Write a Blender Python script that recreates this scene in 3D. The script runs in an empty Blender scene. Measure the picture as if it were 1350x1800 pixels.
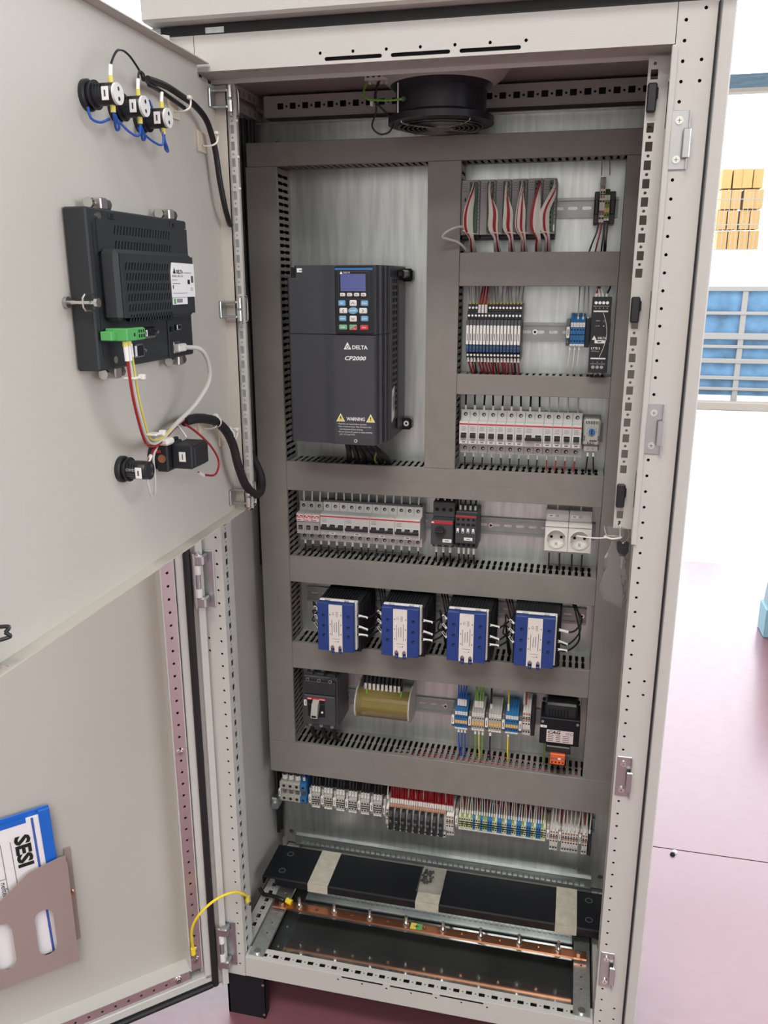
import bpy, math, random
from mathutils import Vector, Matrix
from mathutils.geometry import tessellate_polygon
random.seed(7)
SC = bpy.context.scene
COL = SC.collection
PI = math.pi

# ------------------------------------------------------------------ camera, sky, lamps, exposure
cd = bpy.data.cameras.new('camera'); cam = bpy.data.objects.new('camera', cd); COL.objects.link(cam)
cam.location = (.24644, -1.30199, 1.49378); cam.rotation_euler = (1.2993, .0007, .2265)
cd.sensor_fit = 'VERTICAL'; cd.sensor_height = 24; cd.lens = 1457.28 / 1800 * 24; cd.clip_start = .02; cd.clip_end = 200
SC.camera = cam
w = bpy.data.worlds.new('sky'); SC.world = w; w.use_nodes = True
bg = w.node_tree.nodes['Background']; bg.inputs[0].default_value = (.87, .935, 1, 1); bg.inputs[1].default_value = 5.0

def area(name, loc, rot, sx, sy, power, col):
    l = bpy.data.lights.new(name, 'AREA'); l.shape = 'RECTANGLE'; l.size = sx; l.size_y = sy; l.energy = power; l.color = col
    o = bpy.data.objects.new(name, l); COL.objects.link(o); o.location = loc; o.rotation_euler = rot
    return o
area('ceiling_lamp_light', (-.2, -2.4, 4.9), (0, 0, 0), 2.4, .9, 125, (1, .97, .92))
area('ceiling_lamp_light', (.6, -4.6, 4.9), (0, 0, 0), 2.4, .9, 100, (1, .97, .92))
SC.view_settings.view_transform = 'Standard'; SC.view_settings.look = 'None'
SC.view_settings.gamma = 1; SC.view_settings.use_curve_mapping = False
SC.view_settings.exposure = 0.0

# ------------------------------------------------------------------ materials
def srgb(*c):
    return tuple((v / 255 / 12.92) if v / 255 <= .04045 else ((v / 255 + .055) / 1.055) ** 2.4 for v in c)
MATS = {}
def mat(name, col, rough=.5, metal=0, bump=0, bscale=400, vary=0, vscale=5, streak=None, alpha=1, trans=0, emit=0, coat=0, spec=.5, ior=1.45):
    m = bpy.data.materials.new(name); m.use_nodes = True; nt = m.node_tree; b = nt.nodes['Principled BSDF']
    b.inputs['Base Color'].default_value = (*col, 1); b.inputs['Roughness'].default_value = rough
    b.inputs['Metallic'].default_value = metal; b.inputs['Alpha'].default_value = alpha
    b.inputs['Transmission Weight'].default_value = trans; b.inputs['Coat Weight'].default_value = coat
    b.inputs['Specular IOR Level'].default_value = spec; b.inputs['IOR'].default_value = ior
    if emit:
        b.inputs['Emission Color'].default_value = (*col, 1); b.inputs['Emission Strength'].default_value = emit
    tc = None
    if bump or vary or streak:
        tc = nt.nodes.new('ShaderNodeTexCoord')
    if bump:
        n = nt.nodes.new('ShaderNodeTexNoise'); n.inputs['Scale'].default_value = bscale; n.inputs['Detail'].default_value = 2
        nt.links.new(tc.outputs['Object'], n.inputs['Vector'])
        bu = nt.nodes.new('ShaderNodeBump'); bu.inputs['Strength'].default_value = bump; bu.inputs['Distance'].default_value = .001
        nt.links.new(n.outputs['Fac'], bu.inputs['Height']); nt.links.new(bu.outputs['Normal'], b.inputs['Normal'])
    if vary or streak:
        mp = nt.nodes.new('ShaderNodeMapping'); mp.inputs['Scale'].default_value = streak or (1, 1, 1)
        nt.links.new(tc.outputs['Object'], mp.inputs['Vector'])
        n = nt.nodes.new('ShaderNodeTexNoise'); n.inputs['Scale'].default_value = vscale; n.inputs['Detail'].default_value = 5
        nt.links.new(mp.outputs['Vector'], n.inputs['Vector'])
        mx = nt.nodes.new('ShaderNodeMix'); mx.data_type = 'RGBA'
        mx.inputs[6].default_value = (*[max(0, c * (1 - vary)) for c in col], 1); mx.inputs[7].default_value = (*[min(1, c * (1 + vary)) for c in col], 1)
        cr = nt.nodes.new('ShaderNodeMapRange'); cr.inputs[1].default_value = .3; cr.inputs[2].default_value = .7
        nt.links.new(n.outputs['Fac'], cr.inputs[0]); nt.links.new(cr.outputs[0], mx.inputs[0]); nt.links.new(mx.outputs[2], b.inputs['Base Color'])
    MATS[name] = m
    return m
mat('cabinet_paint', (.52, .512, .48), .42, bump=.25, bscale=700)
mat('door_paint', (.54, .51, .45), .5, bump=.3, bscale=500)
mat('door_sheet', (.45, .425, .38), .55, bump=.1, bscale=500)
mat('duct_grey', (.235, .223, .203), .42, vary=.05, vscale=30)
mat('galvanised', (.60, .64, .625), .36, metal=.85, vary=.13, vscale=14, streak=(8, 8, .7), bump=.08, bscale=60)
mat('floor_plate_steel', (.34, .36, .36), .1, metal=.9, vary=.25, vscale=9)
mat('stiffener_steel', (.66, .60, .60), .28, metal=.9)
mat('rail_steel', (.36, .38, .385), .38, metal=.7, vary=.08, vscale=30)
mat('pale_blue', (.22, .40, .48), .5)
mat('zinc', (.50, .51, .52), .28, metal=.95)
mat('steel_bright', (.75, .74, .70), .2, metal=1)
mat('chrome_dark', (.42, .42, .42), .28, metal=1)
mat('copper', (.62, .27, .15), .3, metal=.95)
mat('black_rubber', (.012, .012, .013), .5)
mat('black_plastic', (.018, .019, .022), .38)
mat('black_paint', (.009, .010, .013), .5, spec=.3)
mat('hole_dark', (.006, .006, .007), .8)  # near-black standing for shade in holes, slots and vents; also black print, small parts
mat('hmi_grey', (.026, .029, .033), .45, bump=.1, bscale=900)
mat('vfd_grey', (.050, .053, .062), .42, bump=.12, bscale=900)
mat('vfd_black', (.014, .015, .018), .3)
mat('lcd_blue', (.10, .12, .30), .15)
mat('logo_white', (.8, .8, .8), .5)
mat('key_blue', (.16, .38, .58), .4)
mat('stripe_blue', (.03, .16, .40), .4)
mat('key_white', (.72, .71, .68), .4)
mat('key_green', (.18, .42, .24), .4)
mat('key_red', (.55, .05, .07), .4)
mat('warn_yellow', (.72, .62, .12), .5)
mat('breaker_grey', (.60, .60, .58), .4)
mat('breaker_light', (.70, .69, .66), .4)
mat('fuse_grey', (.42, .42, .40), .4)
mat('breaker_red', (.55, .02, .04), .4)
mat('label_white', (.82, .81, .79), .5)
mat('label_print', (.06, .06, .07), .6)
mat('label_pink', (.70, .60, .58), .5)
mat('plc_grey', (.30, .30, .30), .45)
mat('plc_green', (.055, .11, .065), .45)
mat('plug_green', (.10, .40, .12), .4)
mat('ssr_blue', (.018, .05, .22), .4)
mat('ssr_label', (.74, .70, .66), .5)
mat('term_blue', (.03, .17, .40), .4)
mat('term_grey', (.45, .44, .40), .45)
mat('term_slate', (.16, .17, .17), .45)
mat('term_orange', (.38, .18, .11), .45)
mat('term_jumper', (.70, .44, .14), .45)
mat('term_cream', (.62, .64, .42), .45)
mat('term_green', (.20, .29, .09), .45)
mat('term_white', (.74, .73, .69), .45)
mat('orange_plug', (.78, .13, .03), .4)
mat('relay_black', (.02, .022, .026), .4)
mat('relay_grey', (.09, .095, .105), .4)
mat('relay_blue', (.02, .065, .15), .4)
mat('mccb_grey', (.055, .058, .062), .45)
mat('mccb_dark', (.03, .031, .034), .45)
mat('mccb_lever', (.42, .41, .37), .4)
mat('amber_cover', (.28, .22, .07), .25, alpha=.5)
mat('dist_white', (.52, .50, .46), .45)
mat('thermo_grey', (.45, .45, .42), .45)
mat('socket_white', (.72, .71, .67), .35)
mat('wire_black', (.012, .012, .014), .4)
mat('wire_red', (.32, .012, .018), .4)
mat('wire_white', (.62, .61, .57), .45)
mat('wire_grey', (.40, .40, .39), .45)
mat('wire_blue', (.02, .09, .40), .4)
mat('wire_green', (.16, .36, .05), .4)
mat('wire_yellow', (.80, .62, .03), .4)
mat('sleeve_white', (.80, .79, .76), .45)
mat('tie_white', (.74, .71, .66), .4)
mat('ethernet_grey', (.55, .54, .49), .45)
mat('adhesive_pad', (.62, .55, .43), .5)
mat('braid_black', (.016, .013, .016), .5, bump=.8, bscale=900)
mat('pocket_metal', (.30, .225, .205), .42, bump=.06, bscale=600)
mat('folder_blue', (.012, .12, .52), .3)
mat('folder_stripe', (.05, .10, .38), .3)
mat('paper', (.74, .71, .72), .5)
mat('tape_beige', (.50, .48, .40), .6, vary=.12, vscale=60)
mat('clear_bag', (.80, .80, .80), .18, trans=.93, ior=1.08, bump=.4, bscale=120)
mat('fan_black', (.02, .021, .026), .35)
mat('wood_white', (.8, .8, .8), .8)
mat('lamp_panel', (1, .97, .92), .5, emit=3)
mat('hall_wall', (.62, .60, .57), .8)
mat('hall_ceiling', (.40, .40, .40), .8)
mat('machine_teal', (.24, .34, .38), .5, vary=.2)
mat('lintel_blue', (.15, .26, .34), .5, vary=.2, streak=(1, 1, 8), vscale=10)
mat('lintel_cream', (.5, .48, .40), .5)
mat('yard_concrete', (.5, .5, .48), .9, vary=.08, vscale=2)
mat('fence_blue', (.10, .20, .32), .6, vary=.35, vscale=4)
mat('fence_rail', (.27, .25, .23), .6)
mat('clay_brick', (.42, .25, .09), .8, vary=.2, vscale=3)
mat('yard_kerb', (.30, .25, .21), .9)

# epoxy floor: red resin, a little uneven gloss, faint scuffs
m = mat('epoxy_floor', (.20, .078, .092), .3, coat=.55, spec=.6, ior=1.55)
nt = m.node_tree; b = nt.nodes['Principled BSDF']; tc = nt.nodes.new('ShaderNodeTexCoord')
n1 = nt.nodes.new('ShaderNodeTexNoise'); n1.inputs['Scale'].default_value = 22; n1.inputs['Detail'].default_value = 6
mp = nt.nodes.new('ShaderNodeMapping'); mp.inputs['Scale'].default_value = (1, 3, 1)
nt.links.new(tc.outputs['Object'], mp.inputs['Vector']); nt.links.new(mp.outputs['Vector'], n1.inputs['Vector'])
mr = nt.nodes.new('ShaderNodeMapRange'); mr.inputs[1].default_value = .35; mr.inputs[2].default_value = .65; mr.inputs[3].default_value = .28; mr.inputs[4].default_value = .38
nt.links.new(n1.outputs['Fac'], mr.inputs[0]); nt.links.new(mr.outputs[0], b.inputs['Roughness'])
bu = nt.nodes.new('ShaderNodeBump'); bu.inputs['Strength'].default_value = .05; bu.inputs['Distance'].default_value = .0007
nt.links.new(n1.outputs['Fac'], bu.inputs['Height']); nt.links.new(bu.outputs['Normal'], b.inputs['Normal'])
b.inputs['Coat Roughness'].default_value = .18

# ------------------------------------------------------------------ mesh helpers (local millimetres)
class MB:
    def __init__(s, T=None):
        s.v = []; s.f = []; s.mi = []; s.ms = []; s.T = T
    def mid(s, m):
        if m not in s.ms: s.ms.append(m)
        return s.ms.index(m)
    def add(s, vs, fs, m, T=None):
        o = len(s.v); k = s.mid(m)
        for p in vs:
            p = Vector(p)
            if T is not None: p = T @ p
            s.v.append(p)
        for f in fs: s.f.append([o + i for i in f]); s.mi.append(k)
        return s
    def box(s, x0, x1, y0, y1, z0, z1, m, b=0, T=None):
        if x0 > x1: x0, x1 = x1, x0
        if y0 > y1: y0, y1 = y1, y0
        if z0 > z1: z0, z1 = z1, z0
        if b <= 0:
            vs = [(x, y, z) for x in (x0, x1) for y in (y0, y1) for z in (z0, z1)]
            return s.add(vs, [(0, 1, 3, 2), (4, 6, 7, 5), (0, 4, 5, 1), (2, 3, 7, 6), (0, 2, 6, 4), (1, 5, 7, 3)], m, T)
        b = min(b, (x1 - x0) / 2.01, (y1 - y0) / 2.01, (z1 - z0) / 2.01)
        vs = []; ix = {}
        for i, x in enumerate((x0, x1)):
            for j, y in enumerate((y0, y1)):
                for k, z in enumerate((z0, z1)):
                    sx, sy, sz = (1 - 2 * i) * b, (1 - 2 * j) * b, (1 - 2 * k) * b
                    for a, p in enumerate(((x, y + sy, z + sz), (x + sx, y, z + sz), (x + sx, y + sy, z))):
                        ix[i, j, k, a] = len(vs); vs.append(p)
        fs = []
        def q(*k): fs.append([ix[t] for t in k])
        for i in (0, 1): q((i, 0, 0, 0), (i, 0, 1, 0), (i, 1, 1, 0), (i, 1, 0, 0))
        for j in (0, 1): q((0, j, 0, 1), (0, j, 1, 1), (1, j, 1, 1), (1, j, 0, 1))
        for k in (0, 1): q((0, 0, k, 2), (1, 0, k, 2), (1, 1, k, 2), (0, 1, k, 2))
        for i in (0, 1):
            for j in (0, 1): q((i, j, 0, 0), (i, j, 1, 0), (i, j, 1, 1), (i, j, 0, 1))
        for i in (0, 1):
            for k in (0, 1): q((i, 0, k, 0), (i, 1, k, 0), (i, 1, k, 2), (i, 0, k, 2))
        for j in (0, 1):
            for k in (0, 1): q((0, j, k, 1), (1, j, k, 1), (1, j, k, 2), (0, j, k, 2))
        for i in (0, 1):
            for j in (0, 1):
                for k in (0, 1): fs.append([ix[i, j, k, 0], ix[i, j, k, 1], ix[i, j, k, 2]])
        # fix winding by outwardness
        c = Vector(((x0 + x1) / 2, (y0 + y1) / 2, (z0 + z1) / 2))
        out = []
        for f in fs:
            p = [Vector(vs[i]) for i in f]; n = (p[1] - p[0]).cross(p[2] - p[0]); cc = sum(p, Vector()) / len(p)
            out.append(f if n.dot(cc - c) > 0 else f[::-1])
        return s.add(vs, out, m, T)
    def prism(s, poly, ax, a, b, m, T=None):
        """extrude a 2D polygon along axis ax ('x': poly=(y,z), 'y': poly=(x,z), 'z': poly=(x,y))"""
        def P(p, t): return {'x': (t, p[0], p[1]), 'y': (p[0], t, p[1]), 'z': (p[0], p[1], t)}[ax]
        n = len(poly); vs = [P(p, a) for p in poly] + [P(p, b) for p in poly]
        fs = [[i, (i + 1) % n, n + (i + 1) % n, n + i] for i in range(n)]
        tri = tessellate_polygon([[Vector((p[0], p[1], 0)) for p in poly]])
        for t in tri: fs.append(list(t)); fs.append([n + i for i in reversed(t)])
        return s.add(vs, fs, m, T)
    def cyl(s, c, ax, r, h, m, n=20, r2=None, cap=True, T=None):
        """axis from c towards +ax by h"""
        r2 = r if r2 is None else r2; c = Vector(c)
        A = {'x': Vector((1, 0, 0)), 'y': Vector((0, 1, 0)), 'z': Vector((0, 0, 1))}[ax] if isinstance(ax, str) else Vector(ax).normalized()
        U = A.orthogonal().normalized(); W = A.cross(U); vs = []
        for k, rr in ((0, r), (1, r2)):
            for i in range(n):
                t = 2 * PI * i / n; vs.append(c + A * h * k + (U * math.cos(t) + W * math.sin(t)) * rr)
        fs = [[i, (i + 1) % n, n + (i + 1) % n, n + i] for i in range(n)]
        if cap: fs += [list(range(n))[::-1], list(range(n, 2 * n))]
        return s.add(vs, fs, m, T)
    def lathe(s, c, ax, prof, m, n=28, T=None):
        """prof: list of (radius, height along ax)"""
        c = Vector(c); A = {'x': Vector((1, 0, 0)), 'y': Vector((0, 1, 0)), 'z': Vector((0, 0, 1))}[ax]
        U = A.orthogonal().normalized(); W = A.cross(U); vs = []; fs = []
        for r, h in prof:
            for i in range(n):
                t = 2 * PI * i / n; vs.append(c + A * h + (U * math.cos(t) + W * math.sin(t)) * r)
        for k in range(len(prof) - 1):
            for i in range(n): fs.append([k * n + i, k * n + (i + 1) % n, (k + 1) * n + (i + 1) % n, (k + 1) * n + i])
        return s.add(vs, fs, m, T)
    def tube(s, pts, r, m, n=8, sm=6, closed=False, T=None, cap=True):
        P = [Vector(p) for p in pts]
        if sm > 1 and len(P) > 2:
            Q = []; L = len(P); rng = range(L if closed else L - 1)
            for i in rng:
                g = (lambda k: P[k % L]) if closed else (lambda k: P[min(max(k, 0), L - 1)])
                a, b_, c, d = g(i - 1), g(i), g(i + 1), g(i + 2)
                for k in range(sm):
                    t = k / sm
                    Q.append(.5 * ((2 * b_) + (c - a) * t + (2 * a - 5 * b_ + 4 * c - d) * t * t + (3 * b_ - a - 3 * c + d) * t ** 3))
            if not closed: Q.append(P[-1])
            P = Q
        L = len(P); U = None; vs = []; fs = []
        for i, p in enumerate(P):
            if closed: d = P[(i + 1) % L] - P[i - 1]
            else: d = P[min(i + 1, L - 1)] - P[max(i - 1, 0)]
            if d.length < 1e-9: d = Vector((0, 0, 1))
            d.normalize()
            U = d.orthogonal().normalized() if U is None else (U - d * U.dot(d)).normalized()
            W = d.cross(U)
            for k in range(n):
                t = 2 * PI * k / n; vs.append(p + (U * math.cos(t) + W * math.sin(t)) * r)
        for i in range(L if closed else L - 1):
            for k in range(n):
                j = (i + 1) % L; fs.append([i * n + k, i * n + (k + 1) % n, j * n + (k + 1) % n, j * n + k])
        if cap and not closed: fs += [list(range(n))[::-1], [(L - 1) * n + k for k in range(n)]]
        return s.add(vs, fs, m, T)
    def perf(s, M, u0, u1, v0, v1, holes, t, m):
        """sheet with real holes; M maps (u,v,w) to local; holes = polygons in (u,v); sheet occupies w 0..t"""
        hs = []
        for h in holes:
            us = [p[0] for p in h]; vv = [p[1] for p in h]; hs.append((min(us), max(us), min(vv), max(vv), h))
        hs.sort(key=lambda h: (h[2] + h[3]) / 2)
        bands = []
        for h in hs:
            if bands and h[2] < bands[-1][1] + 1e-6: bands[-1][2].append(h); bands[-1][1] = max(bands[-1][1], h[3]); bands[-1][0] = min(bands[-1][0], h[2])
            else: bands.append([h[2], h[3], [h]])
        def quad(a, b_, c, d):
            for w in (0, t): s.add([M((a, c, w)), M((b_, c, w)), M((b_, d, w)), M((a, d, w))], [(0, 1, 2, 3)], m)
        if not bands: quad(u0, u1, v0, v1)
        cv = v0
        for i, (a, b_, L) in enumerate(bands):
            nv = v1 if i == len(bands) - 1 else (b_ + bands[i + 1][0]) / 2
            L.sort(key=lambda h: h[0]); cu = u0
            for j, h in enumerate(L):
                nu = u1 if j == len(L) - 1 else (h[1] + L[j + 1][0]) / 2
                if h[0] - cu > 30: quad(cu, h[0] - 2, cv, nv); cu = h[0] - 2
                ex = None
                if j == len(L) - 1 and nu - h[1] > 30: ex = nu; nu = h[1] + 2
                outer = [(cu, cv), (nu, cv), (nu, nv), (cu, nv)]; hp = h[4]
                tri = tessellate_polygon([[Vector((p[0], p[1], 0)) for p in outer], [Vector((p[0], p[1], 0)) for p in hp]])
                al = outer + list(hp)
                for w in (0, t): s.add([M((p[0], p[1], w)) for p in al], [list(q) for q in tri], m)
                n = len(hp)
                s.add([M((p[0], p[1], w)) for w in (0, t) for p in hp], [[k, (k + 1) % n, n + (k + 1) % n, n + k] for k in range(n)], m)
                if ex: quad(nu, ex, cv, nv)
                cu = nu
            cv = nv
        for (a, b_), (c, d) in (((u0, v0), (u1, v0)), ((u1, v0), (u1, v1)), ((u1, v1), (u0, v1)), ((u0, v1), (u0, v0))):
            s.add([M((a, b_, 0)), M((c, d, 0)), M((c, d, t)), M((a, b_, t))], [(0, 1, 2, 3)], m)
        return s
    def text(s, txt, o, size, m, right=(1, 0, 0), up=(0, 0, 1), align='LEFT', shear=0, sx=1, depth=.15, bold=0):
        vs, fs = glyphs(txt, align, shear, bold); R = Vector(right).normalized(); U = Vector(up).normalized(); N = R.cross(U); O = Vector(o)
        s.add([O + R * (v[0] * size * sx) + U * (v[1] * size) + N * depth for v in vs], fs, m)
        return s
    def build(s, name, parent=None, **kw):
        me = bpy.data.meshes.new(name)
        me.from_pydata([(p[0] * .001, p[1] * .001, p[2] * .001) for p in s.v], [], s.f)
        for k in s.ms: me.materials.append(MATS[k])
        me.polygons.foreach_set('material_index', s.mi)
        me.polygons.foreach_set('use_smooth', [True] * len(s.f))
        me.update()
        try: me.set_sharp_from_angle(angle=math.radians(33))
        except Exception: pass
        o = bpy.data.objects.new(name, me); COL.objects.link(o)
        if parent: o.parent = parent
        for k, v in kw.items(): o[k] = v
        return o
_G = {}
def glyphs(txt, align, shear, bold):
    key = (txt, align, shear, bold)
    if key not in _G:
        c = bpy.data.curves.new('txt', 'FONT'); c.body = txt; c.size = 1; c.align_x = align; c.align_y = 'CENTER'; c.shear = shear; c.resolution_u = 2
        if bold: c.offset = bold
        o = bpy.data.objects.new('txt', c); COL.objects.link(o)
        me = bpy.data.meshes.new_from_object(o.evaluated_get(bpy.context.evaluated_depsgraph_get()))
        _G[key] = ([tuple(v.co) for v in me.vertices], [list(p.vertices) for p in me.polygons])
        bpy.data.objects.remove(o); bpy.data.curves.remove(c); bpy.data.meshes.remove(me)
    return _G[key]
def circ(u, v, r, n=10): return [(u + r * math.cos(2 * PI * i / n), v + r * math.sin(2 * PI * i / n)) for i in range(n)]
def rect(u0, u1, v0, v1): return [(u0, v0), (u1, v0), (u1, v1), (u0, v1)]
def oval(u0, u1, v0, v1, n=5):
    """rounded slot, long along the larger side"""
    w, h = u1 - u0, v1 - v0; P = []
    if w >= h:
        r = h / 2; c = (v0 + v1) / 2
        for i in range(n): a = -PI / 2 + PI * i / (n - 1); P.append((u1 - r + r * math.cos(a), c + r * math.sin(a)))
        for i in range(n): a = PI / 2 + PI * i / (n - 1); P.append((u0 + r + r * math.cos(a), c + r * math.sin(a)))
    else:
        r = w / 2; c = (u0 + u1) / 2
        for i in range(n): a = PI * i / (n - 1); P.append((c + r * math.cos(a), v1 - r + r * math.sin(a)))
        for i in range(n): a = PI + PI * i / (n - 1); P.append((c + r * math.cos(a), v0 + r + r * math.sin(a)))
    return P
def thing(name, label, cat, loc=(0, 0, 0), rz=0, group=None):
    o = bpy.data.objects.new(name, None); COL.objects.link(o); o.empty_display_size = .02
    o.location = Vector(loc) * .001; o.rotation_euler = (0, 0, rz); o['label'] = label; o['category'] = cat
    if group: o['group'] = group
    return o
def tag(o, label, cat, group=None):
    o['label'] = label; o['category'] = cat
    if group: o['group'] = group
    return o
def copy_tree(o, parent=None):
    c = o.copy(); COL.objects.link(c); c.parent = parent
    for ch in list(o.children): copy_tree(ch, c)
    return c
def place(o, x, y, z, label=None, group=None):
    o.location = (x * .001, y * .001, z * .001)
    if label: o['label'] = label
    if group: o['group'] = group
    return o
ORD = ['first', 'second', 'third', 'fourth', 'fifth', 'sixth', 'seventh', 'eighth', 'ninth', 'tenth', 'eleventh', 'twelfth', 'thirteenth', 'fourteenth', 'fifteenth', 'sixteenth',
       'seventeenth', 'eighteenth', 'nineteenth', 'twentieth'] + ['twenty-' + k for k in ('first', 'second', 'third', 'fourth', 'fifth', 'sixth', 'seventh', 'eighth', 'ninth')] + ['thirtieth'] + ['thirty-' + k for k in ('first', 'second', 'third', 'fourth', 'fifth', 'sixth', 'seventh', 'eighth', 'ninth')]
PF = 345          # front face of the mounting plate (y)
idm = lambda p: p
FR = lambda y: (lambda p: (p[0], y + p[2], p[1]))        # sheet in a plane facing -y

# ------------------------------------------------------------------ hall (setting)
def st(o): o['kind'] = 'structure'; return o
mb = MB()
mb.box(-5000, 6500, -6000, 756, -60, 0, 'epoxy_floor'); mb.box(-5000, 6500, 760, 3310, -60, 0, 'epoxy_floor'); mb.box(-5000, 6500, 756, 760, -60, -6, 'hole_dark')
st(mb.build('floor'))
st(MB().box(-20000, 30000, 3310, 9400, -60, -8, 'yard_concrete').box(-20000, 30000, 9400, 30000, -60, -10, 'yard_concrete').build('floor'))
st(MB().box(-5100, 6600, -6200, 3500, 5000, 5100, 'hall_ceiling').build('ceiling'))
st(MB().box(-5100, -5000, -6000, 3500, 0, 5000, 'hall_wall').build('wall_left'))
st(MB().box(6500, 6600, -6000, 3500, 0, 900, 'hall_wall').box(6500, 6600, -6000, 3500, 4300, 5000, 'hall_wall').box(6500, 6600, -6000, -3800, 900, 4300, 'hall_wall').box(6500, 6600, 2600, 3500, 900, 4300, 'hall_wall').build('wall_right'))
st(MB().box(-5100, 6600, -6200, -6000, 0, 5000, 'hall_wall').build('wall_front'))
st(MB().box(-5000, 6500, 3400, 3460, 2395, 2458, 'lintel_blue').box(-5000, 6500, 3396, 3464, 2378, 2395, 'lintel_cream').build('trim_1'))
for (x, y) in ((-.2, -2.4), (.6, -4.6)):
    l = thing('ceiling_lamp', 'long strip lamp on the hall ceiling ' + ('nearer the cabinet' if y > -3 else 'farther from the cabinet'), 'lamp', (x * 1000, y * 1000, 4920))
    MB().box(-1230, 1230, -480, 480, 20, 80, 'cabinet_paint').build('housing', l)
    MB().box(-1200, 1200, -450, 450, 5, 20, 'lamp_panel').build('diffuser', l)
# ------------------------------------------------------------------ the cabinet
CB = thing('electrical_cabinet', 'tall light grey switch cabinet standing open on a black plinth, wiring on show', 'cabinet')
P = 'cabinet_paint'
for s in (-1, 1):
    MB().box(s * 404, s * 424, 0, 396, 100, 1866, P, b=2).build('side_panel', CB)
MB().box(-404, 404, 392, 399, 100, 1868, P).build('back_panel', CB)
MB().box(-424, 424, -22, 400, 1868, 1912, P, b=4).box(-395, 395, 70, 392, 1842, 1866, P).build('roof_panel', CB)
MB().box(-403, 403, 2, 14, 1853, 1866, 'black_rubber').box(-330, -300, .5, 2, 1854, 1862, 'galvanised').build('roof_gasket', CB)
def rnd(c, z, r=2.4): return circ(c, z, r, 10)
# front posts: a hollow folded profile with two rows of holes in the front face and square and round holes on the inner face
for s in (-1, 1):
    mb = MB(); inner = s * 350; outer = s * 400
    hz = [1755 - 25 * k for k in range(-3, 66) if 108 < 1755 - 25 * k < 1848]
    hs = [rnd(s * 361, z + (0 if s > 0 else .8)) for z in hz] + [rnd(s * 385, z) for z in (1843, 1781, 1755, 860, 835, 190, 165)]
    u0, u1 = min(inner, outer), max(inner, outer)
    mb.perf(FR(0), u0, u1, 102, 1852, hs, 1.5, P)
    M = lambda p, s=s: (s * (350 + p[2]), p[0], p[1])
    sq = []
    for z in hz: sq += [rect(14, 24, z - 6, z + 6), circ(19, z + 12.5, 2.2, 8)]
    mb.perf(M, 1.5, 45, 102, 1852, sorted(sq, key=lambda h: h[0][1]), 1.5, P)
    mb.box(s * 356, s * 399, 5, 6, 103, 1851, 'hole_dark'); mb.box(s * 352, s * 402, 44, 46, 102, 1852, P); mb.box(s * 400, s * 402, 1.5, 44, 102, 1852, P)  # the near-black strip behind the face paints the holes' unlit inside
    mb.build('frame_post', CB)
# top and bottom rails
def mid_slots(z0, z1): return [oval(c - 43.5, c + 43.5, z0, z1) for c in (-100, 0, 100)]
mb = MB()
mb.perf(FR(0), -349, 349, 1802, 1852, mid_slots(1806.5, 1812) + [rnd(-150 + 50 * k, 1817.5) for k in range(7)], 1.5, P)
mb.perf(lambda p: (p[0], p[1], 1802 - p[2] + 1.5), -349, 349, 1.5, 56, [rect(-337 + 25 * k, -325 + 25 * k, 9, 13) for k in range(27)], 1.5, P)
mb.box(-349, 349, 5, 6, 1804, 1822, 'hole_dark').box(-349, 349, 55, 58, 1796, 1830, P).box(-349, 349, 1.5, 56, 1830, 1832, P)  # dark strip inside the rail stands in for shade behind its slots
mb.build('top_rail', CB)
mb = MB()
mb.perf(FR(0), -349, 349, 103, 149, mid_slots(142, 147) + [rnd(-150 + 50 * k, 137) for k in range(7)], 1.5, P)
hs = []
for k in range(26): hs += [rect(-318 + 25 * k, -306 + 25 * k, 10, 19), circ(-299.5 + 25 * k, 14.5, 1.8, 8)]
mb.perf(lambda p: (p[0], p[1], 149 - p[2] + 1.5), -349, 349, 1.5, 30, hs, 1.5, P)
mb.box(-349, 349, 29, 31, 108, 149, P).box(-349, 349, 1.5, 30, 103, 105, P).box(-349, 349, 4, 5, 106, 146, 'hole_dark').box(-349, 349, 5, 29, 140, 141, 'hole_dark')  # dark sheets within the rail colour in the shade behind its openings
mb.build('bottom_rail', CB)
# rear and depth rails
mb = MB(); hs = []
for k in range(28): hs += [rect(-345 + 25 * k, -333 + 25 * k, 1812, 1823), circ(-326.5 + 25 * k, 1817, 2.4, 8)]
mb.perf(FR(352), -372, 372, 1800, 1836, hs, 1.5, P); mb.box(-372, 372, 354, 392, 1798, 1802, P); mb.box(-372, 372, 375, 378, 1802, 1845, 'wire_black')
mb.build('rear_rail', CB)
for s in (-1, 1):
    for (z0, z1, y0) in ((1796, 1812, 50), (1822, 1840, 50)):
        M = lambda p, s=s: (s * (392 - p[2]), p[0], p[1])
        MB().perf(M, y0, 392, z0, z1, [rect(70 + 25 * k, 80 + 25 * k, z0 + 4, z1 - 4) for k in range(12)], 1.5, P).build('depth_rail', CB)
    M = lambda p, s=s: (s * (350 + p[0]), p[1], 150 - p[2]); hs = []
    for k in range(12): hs += [rect(10, 19, 60 + 25 * k, 72 + 25 * k), circ(14.5, 78.5 + 25 * k, 2, 8)]
    mb = MB().perf(M, 0, 34, 46, 390, hs, 1.5, P); mb.box(s * 382, s * 384, 46, 390, 110, 150, P); mb.box(s * 350, s * 351.5, 46, 390, 112, 149, P)
    mb.build('depth_rail', CB)
MB().box(-402, 402, 375, 392, 102, 150, P).build('rear_bottom_rail', CB)
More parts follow.
